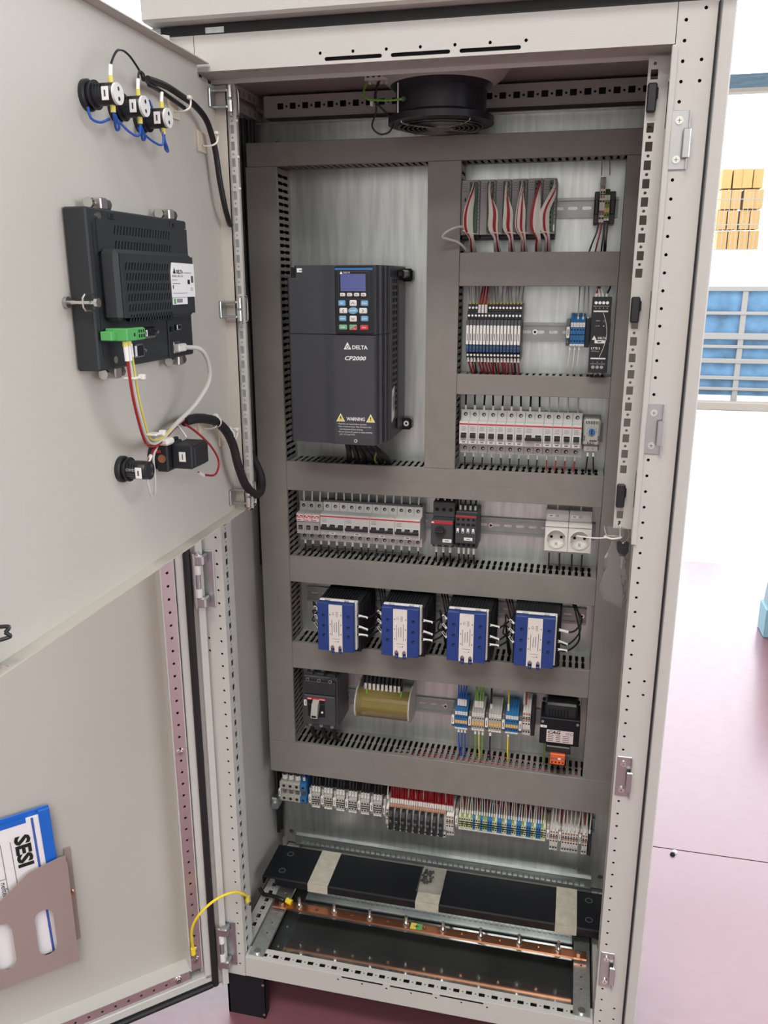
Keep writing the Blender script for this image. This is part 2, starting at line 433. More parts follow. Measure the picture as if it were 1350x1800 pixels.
# plinth
for s in (-1, 1):
    mb = MB()
    mb.box(s * 392, s * 388, 0, 70, 0, 100, 'black_paint'); mb.box(s * 392, s * 310, 0, 4, 0, 100, 'black_paint'); mb.box(s * 314, s * 310, -2, 22, 0, 100, 'black_paint', b=1)
    for z in (12, 88): mb.cyl((s * 312, -2.5, z), 'y', 3, 1.5, 'zinc', 10)
    mb.build('plinth_corner', CB)
    MB().box(s * 392, s * 322, 325, 395, 0, 100, 'black_paint').build('plinth_corner', CB)
for s in (-1, 1): MB().box(s * 390, s * 386, 72, 323, 2, 98, 'black_paint').build('plinth_side', CB)
MB().box(-320, 320, 385, 390, 2, 98, 'black_paint').build('plinth_back', CB)
MB().box(400.6, 403.6, -5, 8, 102, 1850, 'black_rubber', b=1).build('gasket', CB)
# mounting plate
hs = [circ(x, z, 4, 12) for x in (-345, 345) for z in (1752,)] + [circ(40 * 0 + x, 1726, 2.6, 8) for x in (-240, 285)] + [circ(x, 213, 2.2, 8) for x in (-328, -318, -308, 308, 318, 328)] + [circ(x, 200, 6, 12) for x in (-366, 366)]
MB().perf(FR(PF), -382, 382, 170, 1784, sorted(hs, key=lambda h: h[0][1]), 2.5, 'galvanised').box(-382, 382, PF - 14, PF, 1784, 1786, 'galvanised').build('mounting_plate', CB)
for (z) in (1590, 1010, 300):
    MB().box(-400, -383, PF - 42, PF - 4, z - 16, z + 16, 'zinc', b=3).cyl((-391, PF - 46, z), 'y', 7, 6, 'zinc', 6).build('plate_bracket', CB)
# black loose cable down the left wall is added with the wiring
# inner door adapter rails (both sides), with square and round holes, a web and a front lip
for s in (1, -1):
    mb = MB(); hs = []
    if s > 0:
        for z in [1774] + [1705 - 25 * k + 0 for k in range(0, 24)]:
            if z in (1455, 1480, 1155, 1180): continue
            hs.append(rect(323, 333, z - 6.5, z + 6.5)); 
            if z - 12.5 > 1115 and z not in (1505, 1205): hs.append(circ(328, z - 12.5, 2.3, 8))
        hs.append(circ(328, 1788, 2.4, 8)); hs.append(circ(328, 1114, 2.2, 8))
        hs = [h for h in hs if not any(a < (min(p[1] for p in h) + max(p[1] for p in h)) / 2 < b_ for a, b_ in ((1720, 1765), (1432, 1474), (1142, 1185)))]
        mb.perf(FR(40), 319, 349, 1107, 1797, hs, 1.5, P)
        mb.box(347.5, 349.5, -4, 41, 1094, 1797, P); mb.box(345.5, 353.5, -5, -1, 1094, 1800, P, b=1.2)
        for z in (1730, 1450, 1178): mb.box(346.6, 347.6, 20, 26, z - 30, z + 30, 'hole_dark', b=1)
        for z in (1762, 1423, 1206): mb.cyl((345.8, 23, z), 'x', 3.5, 2, 'steel_bright', 10)
        mb.build('inner_door_rail', CB)
        for z in (1743, 1452, 1163):
            MB().box(320, 333, 30, 40, z - 19, z + 19, 'black_plastic', b=2).box(331, 335, 31, 38, z - 3, z + 14, 'black_plastic', b=2).build('door_catch', CB)
    else:
        for z in [1755 - 25 * k for k in range(0, 27)]: hs += [rect(-321.5, -315.5, z - 6.5, z + 6.5), circ(-318.5, z - 12.5, 1.8, 8)]
        mb.perf(FR(60), -323, -311, 1097, 1797, sorted(hs, key=lambda h: h[0][1]), 1.5, P)
        mb.box(-324, -322.5, 60, 96, 1097, 1797, P); mb.box(-351, -322.5, 95, 97, 1720, 1797, P); mb.box(-351, -322.5, 95, 97, 1240, 1500, P)
        for z in (1742, 1688, 1640): mb.box(-311, -308, 58, 61, z - 1, z + 2, 'tie_white')
        mb.build('inner_door_rail', CB)
# lock keepers on the right post
for i, z in enumerate((1681, 1278, 680, 276)):
    k = MB().box(353, 377, -2, 0, z - 38, z + 38, 'zinc', b=.6).box(375.5, 377, -9, -2, z - 38, z + 38, 'zinc').box(369, 379, -12, -8, z - 24, z + 14, 'zinc', b=1).build('lock_keeper', CB)
    for dz in (-25, 25): MB().cyl((363, -4.5, z + dz), 'y', 5.2, 2.5, 'steel_bright', 14).box(360, 366, -4.8, -4.5, z + dz - .6, z + dz + .6, 'chrome_dark').box(362.4, 363.6, -4.8, -4.5, z + dz - 3, z + dz + 3, 'chrome_dark').build('screw', k)
# bottom: gland plate, its side strips, the slotted rail on the plate
MB().box(-325, 325, 32, 391, 104, 106.5, 'floor_plate_steel').box(-312, 312, 222, 226, 106.5, 110, 'floor_plate_steel').box(-312, 312, 190, 193, 106.5, 109, 'floor_plate_steel').build('gland_plate', CB)
for s in (-1, 1):
    mb = MB().perf(lambda p, s=s: (s * p[0], p[1], 153 - p[2]), 312, 344, 6, 330, [circ(327, 70 + 30 * k, 2.4, 8) for k in range(8)], 2, 'galvanised')
    mb.box(s * 312, s * 314, 6, 330, 146, 151, 'galvanised'); mb.box(s * 342, s * 344, 6, 330, 146, 151, 'galvanised')
    mb.cyl((s * 328, 16, 153), 'z', 7, 4, 'steel_bright', 16)
    mb.build('gland_strip', CB)
mb = MB().perf(FR(339), -354, 346, 170, 194, [rect(-340 + 12.5 * k, -331 + 12.5 * k, 174, 184) for k in range(54)], 2, 'rail_steel').box(-354, 346, 339, 345, 193, 195, 'rail_steel').box(-352, 344, 341.5, 344.5, 172, 186, 'galvanised')  # galvanised backing added close behind the holes to make them show lighter
mb.build('slotted_strip', CB)

# ---- inner door, swung open 90 degrees, and its hinges (local frame: x = world y, -y = out of the sheet)
ID = bpy.data.objects.new('inner_door', None); COL.objects.link(ID); ID.parent = CB; ID.location = (-.345, 0, 0); ID.rotation_euler = (0, 0, PI / 2)
D = 'door_paint'
MB().prism([(-640, 1093), (58, 1093), (58, 1794), (-3, 1794), (-3, 1813), (-640, 1813)], 'y', 0, 1.8, D).build('door_sheet', ID)
MB().box(-640, -3, -20, 0, 1811.4, 1813, D).build('top_flange', ID)
mb = MB().perf(lambda p: (p[0], p[1], 1093 + p[2]), -640, 58, -20, 0, [circ(-600, -11, 4, 12)], 1.6, D); mb.build('bottom_flange', ID)
MB().box(57, 58.6, -20, 0, 1093, 1794, D).box(57, 84, -20, -18.5, 1099, 1790, D).build('hinge_flange', ID)
MB().box(-641.5, -640, -20, 0, 1093, 1813, D).build('latch_flange', ID)
def inner_hinge(z):
    h = MB().box(54, 74, -27, -21, z - 16, z + 16, 'zinc', b=1).box(30, 52, -4, 0, z - 14, z + 14, 'zinc', b=1).box(44, 52, -26, -2, z - 14, z - 10, 'zinc', b=.6).box(44, 52, -26, -2, z + 10, z + 14, 'zinc', b=.6).build('hinge', ID)
    MB().cyl((50, -29, z - 19), 'z', 4.2, 17, 'steel_bright', 12).cyl((50, -29, z + 2), 'z', 4.2, 17, 'steel_bright', 12).cyl((50, -29, z - 2), 'z', 2.5, 4, 'chrome_dark', 10).build('hinge_pin', h)
    MB().tube([(50, -30, z + 20), (76, -30, z + 21), (82, -30, z + 14), (82, -30, z - 16), (76, -30, z - 22), (50, -30, z - 23)], 1.8, 'steel_bright', sm=3).build('spring_wire', h)
for z in (1773, 1448, 1121): inner_hinge(z)
MB().box(-634, -608, -14, 0, 1121, 1149, 'black_plastic', b=3).tube([(-609, -16, 1145), (-602, -24, 1143), (-606, -22, 1138)], 2.2, 'black_plastic').tube([(-609, -16, 1130), (-602, -24, 1132), (-606, -22, 1138)], 2.2, 'black_plastic').build('latch', ID)

# ---- outer door (local frame: x = towards the hinge, -y = out of the inner face)
OD = bpy.data.objects.new('outer_door', None); COL.objects.link(OD); OD.parent = CB; OD.location = (-.403, -.025, 0); OD.rotation_euler = (0, 0, math.radians(43))
Z0, Z1, WD = 84, 1852, 775
MB().box(-WD, 25, 44, 46, Z0, Z1, 'door_sheet').build('door_sheet', OD)
mb = MB()
mb.box(12, 25, -2, 44, Z0, Z1, P, b=1); mb.box(4, 12, 10, 44, Z0 + 6, Z1 - 6, P); mb.box(-WD, 12, 8, 44, Z0, Z0 + 4, P); mb.box(-WD, 12, 8, 44, Z1 - 4, Z1, P)
mb.box(-22, -8, 6, 44, Z0 + 26, Z1 - 26, P, b=1); mb.box(-WD, -8, 6, 44, Z0 + 16, Z0 + 34, P, b=1); mb.box(-WD + 15, -WD + 3, 0, 44, Z0, Z1, P)
mb.box(-26, -22, 20, 44, Z0 + 36, Z1 - 36, P); mb.box(4, 14, 8, 30, Z0, Z1, P)
mb.build('door_rim', OD)
MB().box(-8, 4, -2, 10, Z0 + 3, Z1 - 3, 'black_rubber', b=3).box(-WD, -6, -2, 10, Z0 + 3, Z0 + 14, 'black_rubber', b=3).box(-WD, -6, -2, 10, Z1 - 14, Z1 - 3, 'black_rubber', b=3).build('door_gasket', OD)
mb = MB().perf(lambda p: (-p[0], 10 + p[2], p[1]), 26, 48, 140, 1800, [circ(37, 248 - 25 * 4 + 25 * k, 2.6, 8) for k in range(1, 66)], 1.6, 'stiffener_steel')
mb.box(-50, -48, 10, 44, 140, 1800, P).box(-26, -24, 10, 44, 140, 1800, P)
mb.build('stiffener', OD)
mb = MB().perf(lambda p: (-p[0], 10 + p[2], p[1]), 52, WD - 40, 122, 143, [circ(100 + 25 * k, 132, 2.6, 8) for k in range(24)], 1.6, 'stiffener_steel')
mb.box(-WD + 40, -50, 10, 44, 143, 145, P).box(-WD + 40, -50, 10, 44, 120, 122, P); mb.build('stiffener', OD)
for (u, z, r) in ((37, 1020, 6), (37, 640, 8), (38, 165, 8), (38, 190, 5), (76, 133, 8)):
    MB().cyl((-u, 10, z), 'y', r, -2, 'steel_bright', 16).cyl((-u, 8, z), 'y', r * .55, -2, 'chrome_dark', 12).build('screw', OD)
for z in (182, 978, 1745):
    h = MB().box(-397, -392, -26, 2, z - 52, z + 52, 'zinc', b=1).box(-397, -366, -3.5, -.5, z - 54, z + 54, 'zinc', b=2).box(-396, -376, -24, -3, z + 30, z + 50, 'zinc', b=3).box(-396, -376, -24, -3, z - 50, z - 30, 'zinc', b=3).build('door_hinge', CB)
    MB().cyl((-389, -20, z - 30), 'z', 6, 16, 'breaker_light', 14).cyl((-389, -20, z + 14), 'z', 6, 16, 'breaker_light', 14).cyl((-389, -20, z - 14), 'z', 4, 28, 'zinc', 12).cyl((-388, -20, z + 50), 'z', 3.5, 6, 'steel_bright', 12).build('hinge_pin', h)

# ------------------------------------------------------------------ slotted wiring ducts
def slot(c, v0, v1, w=3.2, nk=1.3):
    m_ = (v0 + v1) / 2
    return [(c - w, v0), (c + w, v0), (c + w, m_ - 5), (c + nk, m_), (c + w, m_ + 5), (c + w, v1), (c - w, v1), (c - w, m_ + 5), (c - nk, m_), (c - w, m_ - 5)]
def duct(label, x0, x1, z0, z1, cut=None):
    t = thing('wiring_duct', label, 'duct', (0, 0, 0), 0, None)
    h = (x1 - x0) > (z1 - z0)
    mb = MB()
    if h:
        mb.box(x0, x1, 265, 267, z0, z1, 'duct_grey', b=.6); mb.box(x0, x1, 267, 273, z0, z0 + 1.4, 'duct_grey'); mb.box(x0, x1, 267, 273, z1 - 1.4, z1, 'duct_grey')
        mb.box(x0 + 2, x1 - 2, 264.8, 265, (z0 + z1) / 2 - .3, (z0 + z1) / 2 + .3, 'duct_grey')
    else:
        mb.box(x0, x1, 265, 267, z0, z1, 'duct_grey', b=.6); mb.box(x0, x0 + 1.4, 267, 273, z0, z1, 'duct_grey'); mb.box(x1 - 1.4, x1, 267, 273, z0, z1, 'duct_grey')
    mb.build('lid', t)
    for e in (0, 1):
        mb = MB()
        if h:
            z = z0 + 2 if e == 0 else z1 - 3.6
            n = int((x1 - x0 - 8) // 12.5); s0 = x0 + (x1 - x0 - 12.5 * (n - 1)) / 2
            hs = [slot(s0 + 12.5 * k, 277, 335) for k in range(n) if not (cut and e == 1 and cut[0] < s0 + 12.5 * k < cut[1])]
            mb.perf(lambda p, z=z: (p[0], p[1], z + p[2]), x0, x1, 268, PF - .5, hs, 1.6, 'duct_grey')
        else:
            x = x0 + 2 if e == 0 else x1 - 3.6
            n = int((z1 - z0 - 8) // 12.5); s0 = z0 + (z1 - z0 - 12.5 * (n - 1)) / 2
            hs = [slot(s0 + 12.5 * k, 277, 335) for k in range(n)]
            mb.perf(lambda p, x=x: (x + p[2], p[1], p[0]), z0, z1, 268, PF - .5, hs, 1.6, 'duct_grey')
        mb.build('slotted_wall', t)
    MB().box(x0 + 3.6, x1 - 3.6, PF - 3, PF - 1, z0 + 3.6, z1 - 3.6, 'hole_dark').build('base', t)  # near-black instead of duct grey: the shade seen through the slots is painted
    return t
duct('wide grey duct running across the very top of the mounting plate under the fan', -378, 368, 1699.5, 1741)
duct('long vertical grey duct down the left edge of the mounting plate', -381, -320, 496.5, 1699)
duct('vertical grey duct between the motor drive and the control module rows', -34, 26, 1141.5, 1699)
duct('long vertical grey duct down the right edge of the mounting plate', 308, 372, 496.5, 1699)
duct('short grey duct below the control modules, above the interface relays', 26.5, 307.5, 1485, 1543.6)
duct('short grey duct below the interface relays, above the thirteen breakers', 26.5, 307.5, 1287, 1325)
duct('grey duct across the cabinet directly below the motor drive', -319.5, 307.5, 1081, 1141)
duct('grey duct across the cabinet between the lower breakers and the blue relays', -319.5, 307.5, 881, 938)
duct('grey duct across the cabinet directly below the four blue relays', -319.5, 307.5, 681, 742)
duct('widest grey duct running across the bottom above the long terminal row', -381, 372, 417, 496)
# ------------------------------------------------------------------ mounting rails
def din(label, x0, x1, z, screw=()):
    t = thing('mounting_rail', label, 'rail'); mb = MB()
    hs = [oval(x0 + 8 + 25 * k, x0 + 25 + 25 * k, z - 3, z + 3) for k in range(int((x1 - x0 - 10) // 25))]
    mb.perf(FR(PF - 2), x0, x1, z - 12.5, z + 12.5, hs, 1, 'rail_steel')
    for s in (-1, 1):
        mb.box(x0, x1, PF - 8, PF - 1, z + s * 12.5, z + s * 13.5, 'rail_steel'); mb.box(x0, x1, PF - 8, PF - 7, z + s * 13.5, z + s * 17.5, 'rail_steel'); mb.box(x0, x1, PF - 7, PF - 5.5, z + s * 16.8, z + s * 17.5, 'rail_steel')
    mb.build('rail', t)
    for x in screw: MB().cyl((x, PF - 2, z), 'y', 5, -2.5, 'steel_bright', 14).cyl((x, PF - 4.6, z), 'y', 2.6, -.6, 'hole_dark', 6).build('screw', t)
din('slotted steel rail carrying the control modules, bare in its middle', 30, 302, 1622)
din('slotted steel rail behind the interface relays and the power supply', 32, 304, 1400, (164,))
din('steel rail hidden behind the thirteen upper breakers', 29, 303, 1211)
din('long steel rail behind the lower breakers and the two sockets', -314, 302, 1010, (93,))
din('steel rail behind the four blue relays', -308, 296, 827, (287,))
din('steel rail behind the main breaker and the small blue and grey terminals', -312, 214, 586, (7,))
din('bottom steel rail carrying the long terminal row', -372, 345, 337)

# ------------------------------------------------------------------ circuit breakers
def breaker(n, w=17.7, fuse=False, lab=True, label='', group=None):
    t = thing('circuit_breaker' if not fuse else 'fuse_holder', label, 'breaker' if not fuse else 'fuse holder', (0, 0, 0), 0, group)
    W = n * w; g = 'breaker_grey' if not fuse else 'fuse_grey'
    prof = [(-2, -40), (-44, -42.5), (-44, -23.5), (-67, -22), (-68, -20), (-68, 21), (-66, 22.5), (-44, 23.5), (-44, 42.5), (-2, 40)]
    mb = MB().prism(prof, 'x', .25, W - .25, g)
    for i in range(n):
        c = (i + .5) * w
        if i: mb.box(i * w - .25, i * w + .25, -44.15, -43.9, -42, -24, 'relay_grey'); mb.box(i * w - .25, i * w + .25, -44.15, -43.9, 24, 42, 'relay_grey')
        for z in (33.5, -33): mb.cyl((c, -43.9, z), 'y', 3.7, -.4, 'hole_dark', 12); mb.cyl((c + .6, -44.25, z - .6), 'y', 2.1, -.2, 'chrome_dark', 8)
        mb.box(c - 6.4, c + 6.4, -42, -40, 41.8, 42.8, 'relay_black')
        if not fuse: mb.box(c - 7.2, c + 7.2, -68.6, -67.8, -11, 2, 'breaker_light'); mb.box(c - 5.5, c + 5.5, -68.9, -68.5, -9, 1, 'hole_dark')
    mb.build('body', t)
    if not fuse:
        MB().box(.6, W - .6, -68.5, -67.9, 16.6, 19, 'breaker_red').build('red_stripe', t)
        mb = MB()
        for i in range(n): c = (i + .5) * w; mb.prism([(-68, 0), (-76, -2.5), (-76, -8), (-68, -9)], 'x', c - 5.1, c + 5.1, 'black_plastic')
        if n > 1: mb.box(2, W - 2, -77, -73, -9, -3, 'black_plastic', b=1)
        mb.build('toggle', t)
        mk = MB(); c = W / 2 if n != 2 else W * .75
        mk.box(c - 6.5, c + 6.5, -68.6, -68, -20, -14.6, 'label_white'); mk.box(c - 3.2, c + 3.2, -68.75, -68.6, -18.2, -16.6, 'label_print')
        mk.build('marker', t)
        pm = MB()
        for k in range(3): pm.box(4, 12 if n == 1 else 14, -68.2, -68, 12 - k * 3, 12.6 - k * 3, 'relay_grey')
        pm.text('I', (W - 5, -68.3, 9), 3.4, 'relay_grey')
        pm.build('print', t)
    else:
        MB().box(.6, W - .6, -72, -68, 6, 21, 'label_pink', b=1).box(1.5, W - 1.5, -72.3, -72, 14, 19, 'breaker_red').box(2.5, 10, -72.5, -72.2, 8.5, 10, 'breaker_red').tube([(3, -72.6, 14), (7, -72.6, 18), (11, -72.6, 15), (14, -72.6, 17)], .8, 'label_white').build('fuse_cap', t)
        MB().box(4, W - 4, -70, -68, -12, -3, 'relay_black', b=.6).box(5, W - 5, -71.5, -70, -10.5, -6, 'relay_grey', b=.5).build('pull_grip', t)
    return t
x = 31.6; b1 = None; b2 = None; wd = 17.72; i = 0; G3 = 'single-pole breakers of the upper row'
while i < 13:
    two = (i == 7); n = 2 if two else 1
    lab = ('two-pole grey breaker with joined black toggle among the thirteen upper ones' if two else
           '%s single grey breaker from the left in the upper row%s' % (ORD[i if i < 7 else i - 1], '' if i < 7 else ', right of the two-pole one'))
    if two: t = breaker(2, wd, label=lab)
    elif b1 is None: t = b1 = breaker(1, wd, label=lab, group=G3)
    else: t = copy_tree(b1); t['label'] = lab
    place(t, x, PF, 1211); x += wd * n; i += n
x = -305
f0 = None
for k in range(3):
    lab = '%s of the three narrow fuse holders with red caps left of the lower breakers' % ['leftmost', 'middle', 'rightmost'][k]
    t = f0 = breaker(1, 17, True, label=lab, group='fuse holders of the lower row') if k == 0 else f0
    if k: t = copy_tree(f0); t['label'] = lab
    place(t, x + 17 * k, PF, 1007)
b3 = None
for k in range(4):
    lab = '%s three-pole breaker from the left in the lower row, black joined toggles' % ORD[k]
    if b3 is None: t = b3 = breaker(3, 17.55, label=lab, group='three-pole breakers of the lower row')
    else: t = copy_tree(b3); t['label'] = lab
    place(t, -253.5 + 52.65 * k, PF, 1008)
MB_ = MB().box(-252, -46, PF - 46, PF - 30, 1051, 1055, 'relay_grey'); tag(MB_.build('comb_busbar'), 'dark comb busbar lying along the tops of the three-pole breakers', 'busbar')

# thermostat
t = thing('thermostat', 'small pale grey thermostat with a blue dial right of the upper breakers', 'thermostat', (264.5, PF, 1211))
mb = MB().box(0, 32, -42, -2, -29, 34, 'thermo_grey', b=2).box(1, 31, -62, -42, -16, 34, 'thermo_grey', b=3).box(3, 29, -58, -42, -28, -17, 'thermo_grey', b=1)
for k in range(8): mb.box(5 + 2.9 * k, 6.2 + 2.9 * k, -62.3, -61.8, 25, 31, 'hole_dark')
for k in range(5): mb.box(9 + 2.9 * k, 10.2 + 2.9 * k, -62.3, -61.8, -14, -9, 'hole_dark')
for k in range(4): mb.box(-.3, .3, -55 + k * 3, -54 + k * 3, -8, 8, 'hole_dark'); mb.box(1.5, 5, -62.3, -61.8, -6 + 2.6 * k, -5.2 + 2.6 * k, 'hole_dark'); mb.box(27, 30.5, -62.3, -61.8, -6 + 2.6 * k, -5.2 + 2.6 * k, 'hole_dark')
mb.box(13, 26, -62.4, -61.8, -7.5, -5.5, 'hole_dark'); mb.cyl((9, -62, -6), 'y', 2, -.4, 'chrome_dark', 10)
for c in (11, 20): mb.cyl((c, -57.8, -22), 'y', 3, -.5, 'chrome_dark', 10)
mb.build('body', t)
mb = MB().cyl((16, -62, 11), 'y', 5.8, -3, 'stripe_blue', 18).box(15.3, 16.7, -65.4, -65, 6, 15, 'hole_dark')
for k in range(9): a = PI * (.25 + 1.5 * k / 8) + PI / 2 * 0 - PI / 4 * 3 + PI / 2; mb.cyl((16 + 9 * math.cos(a), -62, 11 + 9 * math.sin(a)), 'y', .9, -.4, 'stripe_blue', 6)
mb.build('dial', t)

# ------------------------------------------------------------------ power supply
t = thing('power_supply', 'slim black-fronted power supply at the right end of the relay row', 'power supply', (266, PF, 1401))
MB().box(1, 33, -94, -8, -65, 65, 'zinc', b=1).build('case', t)
mb = MB().box(0, 33, -97, -94, -66, 66, 'relay_black', b=.8); mb.build('front_cover', t)
mb = MB()
for k in range(4): mb.cyl((6.5 + 6.4 * k, -97, 56), 'y', 2.7, -.7, 'steel_bright', 14)
for k in range(3): mb.cyl((8 + 7.5 * k, -97, -56), 'y', 3, -.7, 'chrome_dark', 14)
mb.build('terminal_screw', t)
mb = MB().box(2, 29, -97.2, -97, 50, 50.5, 'logo_white').box(3, 28, -97.3, -97, 40, 42.8, 'logo_white').box(3, 29, -97.3, -97, -42, -39.4, 'logo_white').box(3, 29, -97.2, -97, -50.5, -50, 'logo_white')
mb.tube([(20, -97, 39), (26, -97, 20), (28, -97, 0), (25, -97, -18), (18, -97, -38)], .5, 'logo_white', n=4).text('DELTA', (13, -97.2, -5), 5.2, 'logo_white', bold=.02).prism([(3, -8), (11, -8), (7, -.5)], 'y', -97.2, -97, 'logo_white')
mb.box(8, 26, -97.3, -97, -14, -8.6, 'label_white').box(13, 20, -97.4, -97.3, -12.3, -10.3, 'label_print').text('LYTE II', (2.5, -97.2, -23), 5.4, 'logo_white', bold=.02).text('120W Output', (3, -97.2, -28), 2.4, 'logo_white')
mb.text('ADJUST', (8, -97.2, 25), 2.2, 'logo_white').text('DC OK', (8, -97.2, 16), 2.2, 'logo_white').cyl((22, -97, 16), 'y', 1, -.3, 'logo_white', 8).cyl((22, -97, 25), 'y', 2.4, -.3, 'relay_grey', 10)
for k in range(4): mb.box(6 + 6.4 * k, 7.4 + 6.4 * k, -97.2, -97, 46.2, 47.6, 'logo_white')
for k, c in enumerate('LNG'): mb.text(c, (6.8 + 7.5 * k, -97.2, -47), 2.6, 'logo_white')
mb.build('lettering', t)

# ------------------------------------------------------------------ control modules
PLC = []
xs = [26, 60, 88, 115.5, 143, 170]; ws = [33.6, 27.6, 27.1, 27.1, 26.6, 23.6]; m0 = None
for i in range(6):
    t = thing('control_module', '%s grey control module from the left in the top row%s' % (ORD[i], ', with two network sockets' if i == 0 else ''), 'control module', (xs[i], PF, 1620), 0, 'grey control modules of the top row')
    W = ws[i]
    mb = MB().box(.2, W - .2, -74, -6, -46, 47, 'plc_grey', b=1).box(.2, W - .2, -60, -10, -53, -46, 'black_plastic', b=1)
    for k in range(4): mb.box(3, 4, -74.3, -74, 40 - 4 * k, 41 - 4 * k, 'hole_dark'); mb.box(5, 11, -74.2, -74, 40.1 - 4 * k, 40.9 - 4 * k, 'relay_grey')
    for k in range(13): mb.box(W - 2.6, W - 1.6, -74.3, -74, 43 - 6.4 * k, 45 - 6.4 * k, 'hole_dark')
    if i == 0:
        mb.box(6.5, 8.5, -74.4, -74, 11, 17, 'hole_dark').box(6, 10, -74.4, -74, -6, 3, 'chrome_dark').box(6.6, 9.4, -74.6, -74.2, -4.5, 1.5, 'hole_dark')
    else: mb.text('S', (3, -74.3, -12), 3, 'relay_grey')
    mb.build('housing', t)
    mb = MB().box(W * .48, W - 3.6, -80, -74, -42, 43, 'plc_green', b=.8)
    for k in range(10): mb.box(W * .55, W * .55 + 3, -80.3, -80, 36 - 8 * k, 39 - 8 * k, 'hole_dark')
    mb.build('connector_strip', t)
    if i == 0:
        for z in (-20, -34): MB().box(5, 13, -76, -74, z - 5, z + 5, 'steel_bright').box(6, 12, -76.3, -76, z - 3.6, z + 3.6, 'hole_dark').build('network_socket', t)
MB().box(W - 8, W - 1, -74.6, -74, -41, -30, 'label_white').build('marker', t)

def plug(mb, pts, r, m, n=6, sm=4): return mb.tube(pts, r, m, n=n, sm=sm)
def wires(name, label, cat, group, items, parent=None):
    """items: list of dicts(pts, r, m, sl=[(a,b)], ferrule)"""
    for it in items:
        o = MB().tube(it['pts'], it['r'], it['m'], n=it.get('n', 6), sm=it.get('sm', 4)).build(name)
        tag(o, it.get('label', label), cat, group)
        for a, b_ in it.get('sl', []): MB().tube([a, b_], it['r'] * (1.55 if it['r'] < 1.9 else 1.18), it.get('slm', 'sleeve_white'), n=7, sm=1).build('marker_sleeve', o)
        for a, b_ in it.get('fe', []): MB().tube([a, b_], it['r'] * 1.7, it.get('fem', 'wire_yellow'), n=7, sm=1).build('ferrule', o)
V = Vector
def seg(p, q, t): return tuple(V(p) + (V(q) - V(p)) * t)
# bundles in front of the modules
bx = [(50, 42), (80, 86), (109, 112), (136, 134), (165, 160), (191, 176)]
for i, (xt, xm) in enumerate(bx):
    items = []
    for j in range(10):
        red = j in ((1, 2, 3), (5, 6, 7), (4, 5, 6), (1, 5, 6), (0, 1, 2), (4, 5))[i]
        o = (j - 4.5) * .9
        items.append(dict(pts=[(xt - 1 + .3 * o, 264, 1662 - j * 1.2), (xt - 1 + .5 * o, 256, 1650 - 1.5 * j), (xm + 1.7 * o, 250 + abs(o), 1612), (xm + 1.8 * o, 252 + abs(o), 1585), (xm + 6 + .8 * o, 258, 1568), (xm + 6 + 1.1 * o, 275, 1556), (xm + 6 + 1.3 * o, 292, 1546)],
                          r=1.35, m='wire_red' if red else 'wire_white'))
        items[-1]['label'] = '%s strand, %s, of the %s looped bundle in front of the control modules' % (ORD[j], 'dark red' if red else 'white', ORD[i])
    for g in (0, 1): wires('wire', '', 'wire', 'wires of the %s looped bundle' % ORD[i], [it for it in items if (it['m'] == 'wire_red') == bool(g)])
    tag(MB().tube([(xm - 1, 254, 1577), (xm + 6, 247, 1576), (xm + 14, 254, 1575), (xm + 6, 262, 1576)], .9, 'tie_white', closed=True, sm=3).build('cable_tie'), 'white tie holding the %s looped bundle in front of the control modules' % ORD[i], 'cable tie')
tag(MB().tube([(36, 262, 1588), (22, 245, 1586), (6, 235, 1578), (-1, 238, 1570), (8, 243, 1566), (22, 252, 1562), (33, 262, 1554), (38, 275, 1545)], 2.4, 'ethernet_grey').box(30, 41, 260, 270, 1583, 1592, 'ethernet_grey', b=1).build('network_cable'), 'pale grey network cable looping out of the first control module', 'cable')

